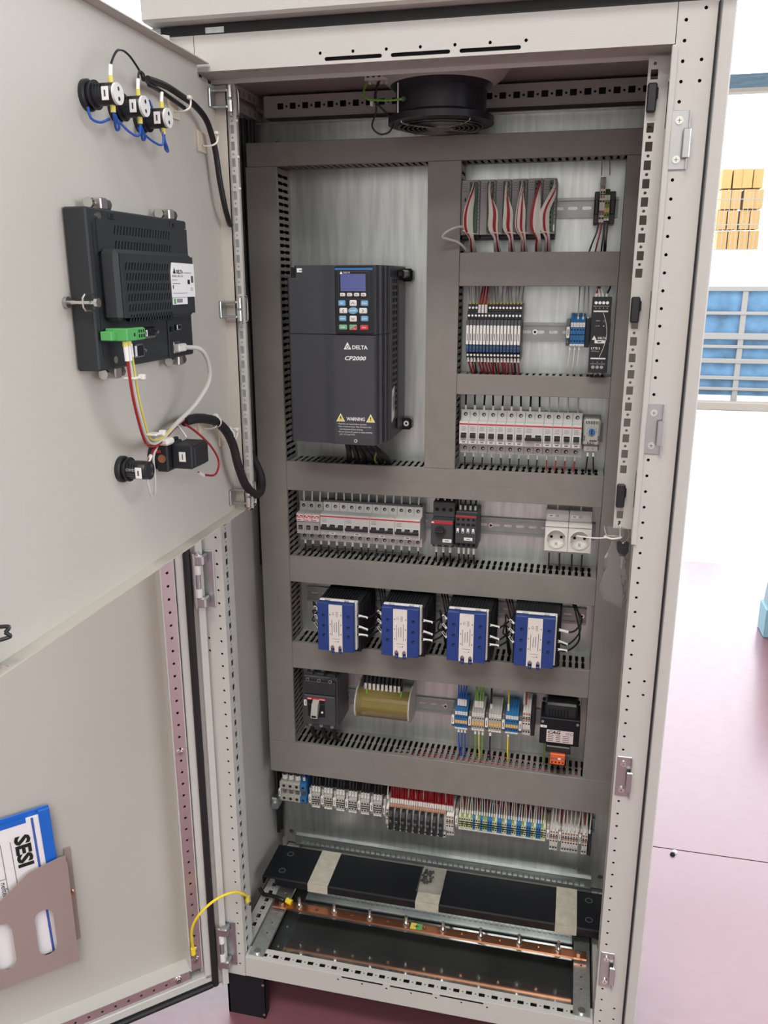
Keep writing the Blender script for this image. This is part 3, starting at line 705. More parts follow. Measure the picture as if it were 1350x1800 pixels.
# ------------------------------------------------------------------ terminals
def terminal(w, col, kind, label='', group=None, extra=None):
    if kind == 'std':
        prof = [(-4, -20), (-48, -24), (-59, -22), (-60, -20), (-60, 19), (-50, 24), (-38, 31), (-8, 34)]
        mb = MB().prism(prof, 'x', .15, w - .15, col)
        c = w / 2
        mb.box(.3, w - .3, -60.4, -60, 11, 19, 'term_white'); mb.text('1', (c, -60.5, 15), 4, 'label_print', align='CENTER')
        mb.cyl((c, -59.9, 6), 'y', min(1.6, w * .3), -.3, 'hole_dark', 8); mb.cyl((c, -59.9, -14), 'y', min(1.6, w * .3), -.3, 'hole_dark', 8)
        mb.box(.3, w - .3, -60.3, -59.9, -3.5, -2, 'hole_dark')
        if extra: mb.box(.3, w - .3, -61, -60, -9, -2, extra)
        mb.box(.3, w - .3, -60.4, -58, -23, -19.5, 'term_white')
    elif kind == 'feed':
        prof = [(-4, -18), (-46, -20), (-58, -18), (-60, -15), (-60, 14), (-54, 18), (-36, 22), (-8, 23)]
        mb = MB().prism(prof, 'x', .15, w - .15, col); c = w / 2
        if col in ('term_cream', 'term_green', 'term_blue'): mb.box(.5, w - .5, -60.2, -60, 3.5, 13.5, 'term_cream' if col != 'term_blue' else 'term_blue'); mb.box(.5, w - .5, -60.2, -60, -14.5, -10, 'term_cream' if col != 'term_blue' else 'term_blue')
        for z in (8, -9): mb.box(c - w * .26, c + w * .26, -60.6, -60.2, z - 1.6, z + 1.6, 'hole_dark')
        mb.box(0, w, -60.5, -59.9, .4, 2.6, 'hole_dark'); mb.box(0, w, -60.5, -59.9, -5, -2.8, 'hole_dark')
        mb.box(.3, w - .3, -60.6, -58, -19, -16.0, 'term_white')
    elif kind == 'big':
        prof = [(-4, -26), (-50, -28), (-58, -25), (-60, -22), (-60, -9), (-52, -8), (-52, 8), (-60, 9), (-60, 24), (-54, 28), (-40, 32), (-8, 33)]
        mb = MB().prism(prof, 'x', .3, w - .3, col); c = w / 2
        for z in (17, -16): mb.cyl((c, -59.9, z), 'y', 4.3, -.3, 'chrome_dark', 12); mb.cyl((c, -60.2, z), 'y', 2.6, -.2, 'hole_dark', 8)
        mb.box(3, w - 3, -55, -52, -6, 6, 'chrome_dark', b=1)
    elif kind == 'push':
        prof = [(-4, -40), (-36, -45), (-46, -43), (-46, -26), (-58, -24), (-60, -20), (-60, 12), (-52, 18), (-42, 26), (-30, 34), (-8, 36)]
        mb = MB().prism(prof, 'x', .15, w - .15, 'term_white'); c = w / 2
        for z, y in ((10, -60), (-5, -60), (-32, -46)):
            mb.box(.9, w - .9, y - .5, y, z + 1, z + 6, 'term_orange'); mb.cyl((c, y + .1, z - 4), 'y', 1.8, -.5, 'hole_dark', 8)
        mb.box(.3, w - .3, -60.3, -59.9, 1.5, 3.5, 'hole_dark'); mb.box(.9, w - .9, -50, -46, -22, -20, 'term_orange')
    return tag(mb.build('terminal_block'), label, 'terminal', group)
def clamp(w, label='', h=44, m='dist_white', lab=True):
    t = thing('end_clamp', label, 'end clamp')
    MB().box(0, w, -50, -6, -h / 2, h / 2, m, b=1).box(w * .2, w * .8, -54, -50, -h / 2 + 4, h / 2 - 4, m, b=1).build('clamp_body', t)
    if lab: MB().box(.8, w - .8, -60, -54, -9, 11, 'label_white', b=.4).box(w / 2 - .8, w / 2 + .8, -60.2, -60, -5, 7, 'label_print').build('marker', t)
    return t
def row(kind, w, cols, x, z, desc, group, extra=None):
    """one terminal after another, every copy its own object; returns the x after the last"""
    protos = {}
    for i, c in enumerate(cols):
        if c not in protos: o = protos[c] = terminal(w, c, kind, '', group, extra)
        else: o = protos[c].copy(); COL.objects.link(o)
        place(o, x + w * i, PF, z, desc(i, c)); 
    return x + w * len(cols)
cn = {'term_blue': 'blue', 'term_grey': 'grey', 'term_cream': 'cream', 'term_green': 'green', 'term_slate': 'dark grey', 'term_white': 'white and orange', 'dist_white': 'pale'}
# row 6 groups
for gi, (x, col, nm) in enumerate(((36, 'term_blue', 'left-hand blue'), (72, 'term_grey', 'left-hand grey'), (108, 'term_grey', 'right-hand grey'), (143.5, 'term_blue', 'right-hand blue'))):
    place(clamp(7.5, 'end clamp with white marker left of the %s terminals under the relays' % nm, 40, 'term_slate'), x - 8, PF, 586 + gi * .5)
    row('std', 5.4, [col] * 5, x, 590 + gi * 1.0, lambda i, c, nm=nm: '%s of the five %s terminals in the row beside the transformer' % (ORD[i], nm), 'small terminals beside the transformer', 'term_jumper')
place(clamp(7.5, 'end clamp with marker left of the tall orange-levered terminals beside the transformer', 40, 'term_slate'), 170.8, PF, 588)
row('push', 5.4, ['term_white'] * 3, 179, 606, lambda i, c: '%s tall white terminal with orange levers left of the transformer' % ORD[i], 'tall terminals left of the transformer')
tag(place(MB().box(0, 8, -50, -6, -42, 30, 'black_plastic', b=1).build('end_plate'), 196.5, PF, 606), 'black end plate right of the tall white terminals beside the transformer', 'end clamp')
# row 2: blue double terminals with metal-grey ends
place(clamp(7, 'grey end clamp with a marker left of the blue terminals near the power supply', 48, 'term_slate'), 223, PF, 1402)
row('std', 5.2, ['term_blue'] * 5, 230.5, 1402, lambda i, c: '%s of the five blue terminals left of the power supply' % ORD[i], 'blue terminals left of the power supply')
tag(place(MB().box(0, 8.5, -52, -6, -26, 26, 'black_plastic', b=1).build('end_plate'), 257, PF, 1402), 'black end clamp between the blue terminals and the power supply', 'end clamp')
# row 1, right: two terminals between black clamps and a tall orange one
for k, (x, w_) in enumerate(((259, 8), (285, 10))): tag(place(MB().box(0, w_, -52, -6, -28, 26, 'black_plastic', b=1).box(1, w_ - 1, -56, -52, -12, 12, 'black_plastic', b=1).build('end_clamp'), x, PF, 1619), 'black end clamp %s of the small terminals in the top row' % ('left', 'right')[k], 'end clamp')
row('push', 4.6, ['term_white'] * 2, 267.5, 1637, lambda i, c: '%s tall white terminal with orange levers at the right end of the top row' % ORD[i], 'tall terminals of the top row')
row('std', 4.4, ['term_green'] * 2, 276.5, 1619, lambda i, c: '%s green earth terminal at the right end of the top row' % ORD[i], 'green earth terminals of the top row', 'term_jumper')
# row 7
Z7 = 337
place(clamp(6, 'end clamp with a white marker at the far left of the bottom terminal row', 50), -373, PF, 345)
row('big', 15.5, ['term_grey'] * 3 + ['term_blue'], -366.5, 350, lambda i, c: ('%s of the three large grey terminals at the left of the bottom row' % ORD[i]) if i < 3 else 'large blue terminal at the left of the bottom row', 'large terminals of the bottom row')
for g in range(6):
    x = -300 + 29.2 * g
    place(clamp(8.5, '%s end clamp with marker among the grey terminal triples of the bottom row' % ORD[g], 46, 'dist_white'), x, PF, Z7 + 3)
    row('feed', 6.4, ['term_grey'] * 3, x + 9, Z7 + 3, lambda i, c, g=g: '%s grey terminal of the %s triple in the bottom row' % (['left', 'middle', 'right'][i], ORD[g]), 'small grey terminals of the bottom row')
place(clamp(7, 'end clamp with white marker just left of the black fuse levers', 46), -124, PF, Z7)
row('push', 6, ['term_white'], -116, 327, lambda i, c: 'single white terminal left of the black fuse levers', None)
# fuse terminals with black levers
def fuse_terminal():
    t = thing('fuse_terminal', '', 'fuse terminal', (0, 0, 0), 0, 'fuse terminals with black levers')
    mb = MB().prism([(-4, -30), (-46, -34), (-52, -30), (-52, 10), (-58, 14), (-58, 18), (-46, 25), (-8, 28)], 'x', .2, 14.2, 'term_white')
    for k in range(3): mb.prism([(-58.4, 14), (-58.4, 18.4), (-46, 25.6), (-46, 24)], 'x', .6 + 4.6 * k, 4.6 + 4.6 * k, 'term_orange'); mb.cyl((2.6 + 4.6 * k, -52, 22.4), (0, -.5, .86), 1.5, .5, 'hole_dark', 8)
    mb.box(10, 14.6, -56, -50, -48, -36, 'term_white', b=.5).cyl((12.3, -56, -42), 'y', 2.2, -.6, 'hole_dark', 8)
    mb.build('terminal_body', t)
    MB().prism([(-52, 13), (-70, 13), (-77, 2), (-74, -34), (-64, -42), (-52, -32)], 'x', 1.5, 9.5, 'relay_black').box(2.5, 8.5, -77, -75, -14, -8, 'relay_grey', b=.5).build('fuse_lever', t)
    return t
f = None
for k in range(9):
    f = fuse_terminal() if k == 0 else copy_tree(f); place(f, -108 + 15.2 * k * .94, PF, 335, '%s fuse terminal with a black lever, from the left, in the bottom row' % ORD[k])
row('push', 5.6, ['term_white'] * 3, 22, 331, lambda i, c: '%s white terminal with orange levers right of the black fuse levers' % ORD[i], 'white terminals right of the fuse levers')
place(clamp(7.5, 'end clamp with white marker left of the striped green and blue terminals', 48), 41, PF, Z7)
pat = list('cgcgcgbcgbgg' + 'bbgc' * 6); names = {'c': 'term_cream', 'g': 'term_green', 'b': 'term_blue'}
row('feed', 5.28, [names[c] for c in pat], 50, Z7, lambda i, c: '%s terminal from the left, %s, in the striped green and blue run' % (ORD[i], cn[c]), 'striped green, cream and blue terminals')
x = 241.5
for g, n in enumerate((3, 6, 2)):
    place(clamp(7, 'end clamp with marker left of the %s white terminals at the bottom right' % ['three', 'six', 'two'][g], 40), x, PF, 333)
    x = row('push', 5.8, ['term_white'] * n, x + 7.5, 331, lambda i, c, n=n: '%s of the %s white and orange terminals at the right of the bottom row' % (ORD[i], {3: 'three', 6: 'six', 2: 'two last'}[n]), 'white and orange terminals at the right of the bottom row') + .5
tag(place(MB().box(0, 8, -54, -6, -42, 22, 'black_plastic', b=1).build('end_plate'), x + .5, PF, 335), 'black end plate closing the bottom terminal row on the right', 'end clamp')

# ------------------------------------------------------------------ interface relays
def relay():
    t = thing('interface_relay', '', 'relay', (0, 0, 0), 0, 'slim interface relays')
    W = 6.25
    mb = MB().prism([(-6, -42), (-60, -46), (-66, -40), (-66, -32), (-52, -30), (-52, 28), (-62, 30), (-62, 42), (-54, 44), (-54, 56), (-8, 58)], 'x', .15, W - .15, 'relay_black')
    for y, z in ((-62, 36), (-54, 50), (-66, -36)): mb.cyl((W / 2, y, z), 'y', 2.1, -.5, 'steel_bright', 10)
    mb.build('socket', t)
    MB().box(.3, W - .3, -78, -52, 17, 29, 'relay_grey', b=.8).build('lever', t)
    MB().box(.8, W - .8, -80, -52, -16, 19, 'label_white', b=.6).box(W / 2 - .6, W / 2 + .6, -80.2, -80, -9, 4, 'label_print').build('marker', t)
    MB().box(.4, W - .4, -79, -52, -30, -16, 'relay_blue', b=.8).box(1.5, W - 1.5, -79.3, -79, -23, -19, 'relay_grey').build('relay_insert', t)
    return t
r = None
for k in range(16):
    r = relay() if k == 0 else copy_tree(r); place(r, 41 + 6.3 * k, PF, 1396, '%s slim relay with a white marker, counted from the left' % ORD[k])
# ------------------------------------------------------------------ motor starter, contactor, sockets
t = thing('motor_starter', 'black motor protection switch with a rotary knob, right of the lower breakers', 'motor starter', (-19, PF, 1018))
mb = MB().box(0, 44.5, -56, -4, 18, 50, 'mccb_grey', b=1.5).box(0, 44.5, -80, -4, -34, 18, 'mccb_grey', b=1.5).box(0, 44.5, -60, -4, -44, -34, 'mccb_grey', b=1.5)
for k in range(3): mb.cyl((8 + 14 * k, -56, 34), 'y', 4, -.4, 'hole_dark', 12); mb.cyl((8 + 14 * k, -60, -39), 'y', 3, -.5, 'chrome_dark', 12); mb.box(4 + 14 * k, 12 + 14 * k, -50, -30, 50, 50.6, 'hole_dark')
mb.build('body', t)
MB().box(1, 44, -80.6, -80, 11, 16, 'breaker_red').box(1.5, 6, -80.8, -80.6, 12, 15, 'label_white').build('red_stripe', t)
MB().cyl((19, -80, -4), 'y', 11.5, -2, 'mccb_dark', 24).cyl((19, -82, -4), 'y', 9, -7, 'black_plastic', 20).box(11, 27, -91, -88, -5.5, -2.5, 'black_plastic', b=.6).build('rotary_knob', t)
MB().box(24, 42, -80.8, -80, -27, -20, 'label_white').box(29, 37, -81, -80.8, -24.4, -22.8, 'label_print').build('marker', t)
t = thing('contactor', 'black contactor with four white slides beside the motor protection switch', 'contactor', (28.5, PF, 1012))
mb = MB().box(0, 44, -62, -4, -36, 40, 'mccb_grey', b=1.5).box(1, 43, -78, -62, -22, 36, 'mccb_grey', b=1.5)
for k in range(4):
    mb.cyl((6.5 + 10.2 * k, -78, 28), 'y', 3, -.4, 'hole_dark', 10); mb.cyl((6.5 + 10.2 * k, -62, -29), 'y', 3, -.4, 'hole_dark', 10); mb.box(3 + 10.2 * k, 10 + 10.2 * k, -78.3, -78, 15, 20, 'hole_dark')
mb.build('body', t)
MB().box(1.5, 42.5, -78.6, -78, 32.5, 35.5, 'breaker_red').build('red_stripe', t)
for k in range(4): MB().box(4 + 10.2 * k, 9 + 10.2 * k, -81, -78, 0, 10, 'label_white', b=.8).box(5 + 10.2 * k, 8 + 10.2 * k, -81.3, -81, 1, 4, 'relay_grey').build('slide', t)
MB().box(19, 36, -78.8, -78, -15, -9, 'label_white').box(24, 31, -79, -78.8, -12.6, -11.2, 'label_print').build('marker', t)
def socket():
    t = thing('power_socket', '', 'socket', (0, 0, 0), 0, 'round wall-type sockets on the lower rail')
    W = 44.2
    mb = MB().box(.3, W - .3, -44, -4, 25, 48, 'breaker_grey', b=1).box(.3, W - .3, -44, -4, -34, -28, 'fuse_grey', b=1)
    mb.perf(lambda p: (p[0], -66 + p[2], p[1]), .3, W - .3, -30, 25, [circ(W / 2, -5, 18.5, 28)], 20, 'socket_white')
    mb.box(.3, W - .3, -46, -4, -30, 25, 'socket_white').box(.3, W - .3, -66.4, -60, 18.5, 19.5, 'relay_grey')
    mb.cyl((W / 2, -43.9, 36), 'y', 3, -.4, 'chrome_dark', 12)
    mb.build('housing', t)
    mb = MB().lathe((W / 2, -66, -5), 'y', [(19.5, 0), (19.5, -1.5), (17.8, -1.8), (17.6, 0), (17.2, 14)], 'socket_white').cyl((W / 2, -52, -5), 'y', 17.4, 1, 'socket_white', 28)
    for s in (-1, 1):
        mb.cyl((W / 2 + s * 9.5, -52.1, -5), 'y', 2.9, -.6, 'hole_dark', 14); mb.box(W / 2 + s * 17.5, W / 2 + s * 15, -66, -54, -9, -1, 'breaker_grey', b=.8)
    mb.build('socket_face', t)
    MB().box(W / 2 - 2.4, W / 2 + 2.4, -58, -52, -23, -15, 'steel_bright', b=1).build('earth_contact', t)
    MB().box(4, 17, -44.6, -44, 32.5, 38.5, 'label_white').box(7, 13, -44.8, -44.6, 34.8, 36.2, 'label_print').build('marker', t)
    return t
s_ = socket(); place(s_, 204.5, PF, 1014, 'left one of the two round white power sockets on the lower rail'); place(copy_tree(s_), 249, PF, 1014, 'right one of the two round white power sockets, with a tie end across it')

# ------------------------------------------------------------------ solid state relays
def ssr():
    t = thing('solid_state_relay', '', 'relay', (0, 0, 0), 0, 'blue three-phase relays')
    W = 77
    mb = MB().box(-4, W + 6, -134, -8, -64, 46, 'black_paint', b=1)
    for k in range(12): mb.box(2 + 6 * k, 3.4 + 6 * k, -132, -12, 46, 49, 'black_paint')
    for k in range(9): mb.box(W + 6, W + 9, -128 + 13 * k, -126 + 13 * k, -60, 42, 'black_paint')
    mb.build('heat_sink', t)
    MB().box(0, W + 1, -148, -134, -54, 49, 'key_white', b=1).build('base_plate', t)
    mb = MB()
    for x0, x1 in ((0, 24), (52, 75)):
        mb.box(x0, x1, -163, -146, -54, 49, 'ssr_blue', b=1)
        for z in (23, 0, -20): mb.cyl(((x0 + x1) / 2 + 1, -163, z), 'y', 3.3, -.3, 'hole_dark', 12); mb.cyl(((x0 + x1) / 2 + 1.8, -163.3, z - .8), 'y', 1.6, -.2, 'ssr_blue', 8)
    mb.box(24, 52, -160, -146, -50, 48, 'ssr_blue')
    mb.build('cover', t)
    MB().prism([(24, -53), (27, -53), (27, -44), (31, -40), (35, -44), (35, -55), (43, -55), (43, -44), (46.5, -40), (50, -44), (50, -54), (52, -54), (52, 46), (24, 46)], 'y', -163.6, -160, 'ssr_label').build('label_plate', t)
    mb = MB()
    mb.text('CE', (33, -163.8, 28), 5.5, 'relay_grey', right=(0, 0, -1), up=(1, 0, 0), align='CENTER').text('ESO', (41, -163.8, 27), 6, 'relay_grey', right=(0, 0, -1), up=(1, 0, 0), align='CENTER')
    for u, z0, z1 in ((30.5, -20, 14), (35.5, -12, 8), (40, -12, 10), (45, -20, 16)): mb.box(u - .5, u + .5, -163.75, -163.6, z0, z1, 'relay_grey')
    mb.box(30, 47, -163.75, -163.6, -27, -26.4, 'relay_grey').box(34, 43, -163.75, -163.6, -33, -32.6, 'relay_grey').cyl((43.5, -163.6, -32), 'y', 1, -.3, 'hole_dark', 8)
    for z in (24, 3, -18): mb.box(26, 27.5, -163.75, -163.6, z, z + 3, 'relay_grey'); mb.box(48.5, 50, -163.75, -163.6, z, z + 3, 'relay_grey')
    mb.build('print', t)
    for x in (31, 46.5): MB().cyl((x, -160.2, -45), 'y', 3.6, -1.5, 'chrome_dark', 12).box(x - 3, x + 3, -163, -154, -60, -53, 'ssr_blue', b=1.5).build('mounting_screw', t)
    for a, b_ in ((2, 13), (24, 54), (63, 74)): MB().box(a, b_, -152, -146, 50, 53, 'label_white', b=.6).build('top_tab', t)
    return t
s_ = None; nm = ['leftmost', 'second', 'third', 'rightmost']; sx = [-234, -101.5, 30, 160.5]; sz = [824, 826.5, 829, 832]
for k in range(4):
    s_ = ssr() if k == 0 else copy_tree(s_)
    place(s_, sx[k], PF, sz[k], '%s of the four blue relays with white centre labels' % nm[k])
    L = []; W = 77; ya = PF - 150
    for j, z in enumerate((23, 0, -18)):
        zz = sz[k] + z; x0 = sx[k] + W + 3; dz = -8 + 8 * (2 - j) * 0 - (5 if j < 2 else 0)
        e = (x0 + 20, ya + 8, zz - 5 + (-2, -5, 0)[j])
        far = [(x0 + 42, ya + 45, zz + (2, 4, 6)[j]), (x0 + 42 - 5 * j, ya + 70, sz[k] + 32), (x0 + 30 - 6 * j, ya + 105, sz[k] + 54)]
        if k == 3 and j == 0: far = [(x0 + 34, ya + 20, zz - 6), (x0 + 44, ya + 40, zz + 8), (x0 + 30, ya + 80, sz[k] + 40), (x0 + 18, ya + 100, sz[k] + 54)]
        L.append(dict(pts=[(x0, ya, zz), e] + far, r=1.8, m='wire_black', sl=[(seg((x0, ya, zz), e, .1), seg((x0, ya, zz), e, .95))], sm=5, label='%s black wire leaving the right side of the %s blue relay' % (('top', 'middle', 'lowest')[j], nm[k])))
    wires('wire', 'black wire leaving the right side of the %s blue relay' % nm[k], 'wire', 'wires right of the %s blue relay' % nm[k], L)
    L = []
    for j, z in enumerate((26, 6, -14)):
        zz = sz[k] + z; x0 = sx[k] - 1; e = (x0 - 12, ya + 8, zz + (6, 8, 12)[j])
        L.append(dict(pts=[(x0, ya, zz), e, (x0 - 20 - 2 * j, ya + 30, zz + 6), (x0 - 22, ya + 70, sz[k] - 10), (x0 - 18 + 3 * j, ya + 105, sz[k] - 84)], r=1.5, m='wire_black', sl=[(seg((x0, ya, zz), e, .1), seg((x0, ya, zz), e, .9))], label='%s black wire curving down from the left side of the %s blue relay' % (('top', 'middle', 'lowest')[j], nm[k])))
    wires('wire', 'black wire curving down from the left side of the %s blue relay' % nm[k], 'wire', 'wires left of the %s blue relay' % nm[k], L)

# ------------------------------------------------------------------ moulded case breaker
t = thing('main_breaker', 'large dark moulded-case main breaker with a grey lever at the lower left', 'breaker', (-291, PF, 612))
mb = MB().box(0, 75, -92, -2, -64, 60, 'mccb_grey', b=2).box(2, 73, -104, -92, -50, 20, 'mccb_grey', b=2).box(2, 73, -101, -92, 22, 52, 'mccb_dark', b=1)
for k in range(3):
    mb.box(3 + 25 * k, 20 + 25 * k, -90, -66, 60, 66, 'mccb_dark', b=1); mb.cyl((12 + 25 * k, -92.3, 55), 'y', 4, -9.5, 'zinc', 12); mb.cyl((12 + 25 * k, -101.6, 55), 'y', 2.6, -.4, 'hole_dark', 6); mb.cyl((12 + 25 * k, -92, -58), 'y', 4, -1, 'zinc', 12)
mb.box(75, 75.8, -80, -10, -56, 54, 'mccb_grey')
mb.build('case', t)
MB().box(10, 52, -105, -104, 10, 15, 'breaker_red').box(12, 20, -105.3, -105, 11, 14, 'label_pink').box(38, 50, -105.3, -105, 11.4, 13, 'label_pink').build('red_stripe', t)
MB().box(12, 50, -104.8, -104, -30, 9, 'hole_dark').box(14, 24, -105, -104.8, -2, -1, 'relay_grey').box(38, 50, -105, -104.8, 0, 1, 'relay_grey').cyl((44, -104.8, -18), 'y', 2.5, -1, 'logo_white', 10).build('switch_plate', t)
MB().prism([(-104, 12), (-116, 4), (-124, -16), (-124, -24), (-118, -26), (-104, -4)], 'x', 24, 38, 'mccb_lever').box(26, 36, -124.6, -123.8, -22, -17, 'hole_dark').build('lever', t)
MB().box(3, 9, -104.6, -104, -6, 8, 'label_white').box(5.4, 6.6, -104.8, -104.6, -3, 5, 'label_print').build('marker', t)
# ------------------------------------------------------------------ distribution block with amber cover
t = thing('distribution_block', 'wide distribution block under a curved amber cover, centre left below the blue relays', 'distribution block', (-181, PF, 602))
pr = [(-4, -34)] + [(-30 - 52 * math.sin(a) ** .8 * 1.0, 34 * -math.cos(a)) for a in [PI * k / 12 for k in range(1, 12)]] + [(-4, 36)]
pe = [(-4, -38), (-40, -38), (-66, -32), (-82, -18), (-86, 0), (-82, 20), (-64, 36), (-30, 42), (-4, 42)]
for x in (0, 118): MB().prism(pe, 'x', x, x + 3, 'dist_white').build('end_plate', t)
pc = [(-42 - 41 * math.cos(t_ * PI / 180), 35 * math.sin(t_ * PI / 180)) for t_ in range(-78, 79, 12)]
mb = MB()
for a, b_ in zip(pc, pc[1:]):
    mb.add([(3.2, a[0], a[1]), (117.8, a[0], a[1]), (117.8, b_[0], b_[1]), (3.2, b_[0], b_[1])], [(0, 1, 2, 3)], 'amber_cover')
for a, b_ in zip(pc, pc[1:]):
    q = 2.0; mb.add([(3.2, a[0] + q, a[1]), (117.8, a[0] + q, a[1]), (117.8, b_[0] + q, b_[1]), (3.2, b_[0] + q, b_[1])], [(3, 2, 1, 0)], 'amber_cover')
mb.build('cover', t)
mb = MB().box(6, 115, -46, -6, -28, 28, 'dist_white', b=2)
for r_ in range(4): mb.box(8, 113, -54 - 6 * (r_ % 2), -46, -24 + 13 * r_, -15 + 13 * r_, 'warn_yellow' if r_ in (1, 2) else 'term_jumper', b=1)
for k in range(14):
    for r_ in (0, 3): mb.cyl((12 + 7.4 * k, -54 - 6 * (r_ % 2), -19.5 + 13 * r_), 'y', 2.4, -.8, 'chrome_dark', 8)
mb.build('busbar_block', t)
# ------------------------------------------------------------------ transformer
t = thing('control_transformer', 'black control transformer with a pale rating label and an orange plug', 'transformer', (216, PF, 612))
mb = MB().box(0, 80, -88, -20, -40, 20, 'black_paint', b=1.5).box(8, 74, -80, -8, 14, 50, 'black_plastic', b=4).box(0, 80, -20, -2, -40, 50, 'black_paint', b=1)
for k in range(7): mb.box(16 + 6 * k, 19 + 6 * k, -81, -80, 22, 38, 'black_paint', b=.4)
mb.box(14, 64, -94, -60, -56, -40, 'black_plastic', b=2)
mb.build('core', t)
for x in (-2, 68): MB().box(x, x + 14, -30, -26, 24, 52, 'zinc', b=1).cyl((x + 7, -30, 47), 'y', 3.4, -3, 'steel_bright', 12).cyl((x + 7, -30, 32), 'y', 3.8, -2, 'hole_dark', 12).build('mounting_lug', t)
for x in (5, 75): MB().cyl((x, -88, 12), 'y', 3, -2.5, 'zinc', 8).build('screw', t)
MB().box(14, 68, -89, -88, -34, -6, 'label_pink', b=.4).build('rating_label', t)
mb = MB().text('CAG', (16, -89.2, -11), 10, 'hole_dark', shear=.2, sx=1.2, bold=.03).text('CE', (52, -89.2, -11.5), 7, 'hole_dark').tube([(65 + 2.8 * math.cos(a), -89.1, -11.5 + 2.8 * math.sin(a)) for a in [PI * k / 6 for k in range(12)]], .3, 'hole_dark', n=4, closed=True, sm=1)
for k, (a, b_, c) in enumerate(((17, 28, 'PRIMARY'), (17, 29, 'SECONDARY'), (17, 28, 'NORM'), (17, 28, 'DATE'))): mb.box(a, b_, -89.15, -89, -18.5 - 4.2 * k, -17 - 4.2 * k, 'label_print'); mb.box(33, 42, -89.15, -89, -18.5 - 4.2 * k, -17.2 - 4.2 * k, 'label_print'); mb.box(47, 60, -89.15, -89, -18.5 - 4.2 * k, -17.2 - 4.2 * k, 'label_print')
mb.build('lettering', t)
MB().box(1, 14, -89, -88, -2, 3, 'label_white').box(5, 10, -89.15, -89, .2, 1.2, 'label_print').build('marker', t)
mb = MB().box(24, 54, -100, -80, -78, -54, 'orange_plug', b=1)
for k in range(4): mb.box(25.5 + 7.2 * k, 31 + 7.2 * k, -100.4, -100, -66, -62, 'label_white' if k == 2 else 'term_slate'); mb.box(27 + 7.2 * k, 30 + 7.2 * k, -100.4, -100, -74, -71, 'hole_dark')
mb.build('plug', t)

# ------------------------------------------------------------------ motor drive
t = thing('motor_drive', 'large dark grey motor drive with a keypad, in the upper left bay', 'motor drive', (0, 0, 0))
def plan(z0, z1, xl, m='vfd_grey', dy=0):
    pl = [(xl, 343), (xl, 172), (xl + 6, 162 + dy), (-206, 158 + dy), (-194, 156 + dy), (-184, 151 + dy), (-178, 150 + dy), (-106, 150 + dy), (-103, 154 + dy), (-102, 172), (-98, 174), (-97, 186), (-93, 190), (-92, 203), (-90, 205), (-90, 343)]
    return MB().prism(pl, 'z', z0, z1, m)
plan(1402.6, 1500, -272).build('upper_cover', t)
plan(1204, 1401.4, -272, dy=-.6).build('lower_cover', t)
plan(1500, 1521, -258).build('top_cover', t)
MB().box(-268, -96, 180, 340, 1206, 1518, 'vfd_black').build('core', t)
mb = MB(); hs = []
for k in range(22):
    z = 1494 - 11.2 * k
    for y in (209, 222, 243): hs.append(rect(y, y + (8, 16, 16)[(209, 222, 243).index(y)], z - 3.6, z + 3.6))
mb.perf(lambda p: (-89.6 + p[2], p[0], p[1]), 206, 262, 1240, 1502, sorted(hs, key=lambda h: h[0][1]), 2.2, 'vfd_grey').box(-89.9, -89.7, 207, 261, 1245, 1500, 'hole_dark')  # near-black backing paints the shade in the vent openings
mb.build('side_vent_panel', t)
MB().box(-88, -86.2, 262, 300, 1216, 1496, 'vfd_grey', b=.6).build('side_rib', t)
MB().prism([(210, 1238), (232, 1246), (232, 1186 + 118), (212, 1296)], 'x', -87.3, -86.9, 'label_white').box(-86.9, -86.7, 216, 222, 1258, 1286, 'relay_grey').box(-86.9, -86.7, 225, 229, 1262, 1292, 'relay_grey').build('rating_label', t)
for z, x in ((1504, -98), (1216, -98)):
    s = 1 if z > 1400 else -1
    MB().box(-104, -72, 322, 343, z - 11, z + 13, 'vfd_black', b=4).lathe((-82, 321.5, z + 2), 'y', [(2.4, 0), (2.4, -1), (5.4, -1), (5.4, 0)], 'logo_white', 18).cyl((-82, 322, z + 2), 'y', 2.4, -.4, 'hole_dark', 10).build('mounting_tab', t)
MB().box(-90, -76, 262, 320, 1500, 1514, 'vfd_black', b=3).build('terminal_shroud', t)
MB().box(-250, -233, 161, 162.2, 1509, 1516, 'label_white').box(-246, -237, 160.8, 161, 1511.8, 1513.2, 'label_print').build('marker', t)
k_ = MB().box(-176, -106.5, 146, 150, 1404, 1519, 'vfd_black', b=1.5).build('keypad', t)
MB().box(-175, -107.5, 145.4, 146.2, 1512.5, 1516, 'stripe_blue').build('keypad_stripe', t)
MB().box(-165, -120, 145.2, 146.2, 1477, 1506, 'lcd_blue').build('display', t)
mb = MB().tube([(-169, 146, 1510), (-114, 146, 1510), (-114, 146, 1463), (-169, 146, 1463)], .4, 'relay_grey', n=4, closed=True, sm=1); mb.build('display_frame', t)
YK = 143.6
def key(x, z, w_, h, m, txt='', tm='label_print', sz=3, rnd_=1.4):
    if w_ < 0: mb = MB().lathe((x, 146.2, z), 'y', [(8.8, 0), (8.6, -2), (7.5, -2.6), (0.01, -2.6)], m, 20)
    else: mb = MB().box(x - w_ / 2, x + w_ / 2, YK, 146.4, z - h / 2, z + h / 2, m, b=rnd_)
    if txt: mb.text(txt, (x, YK - .05, z), sz, tm, align='CENTER', bold=.02)
    mb.build('key', t)
for k in range(4): key(-161.5 + 12.6 * k, 1471, 9.6, 6.2, 'key_white', 'F%d' % (k + 1), sz=4)
for x, s in ((-163, 'ESC'), (-122, 'MENU')): key(x, 1456.5, 13.4, 9.6, 'key_blue', s, 'logo_white', 3.6)
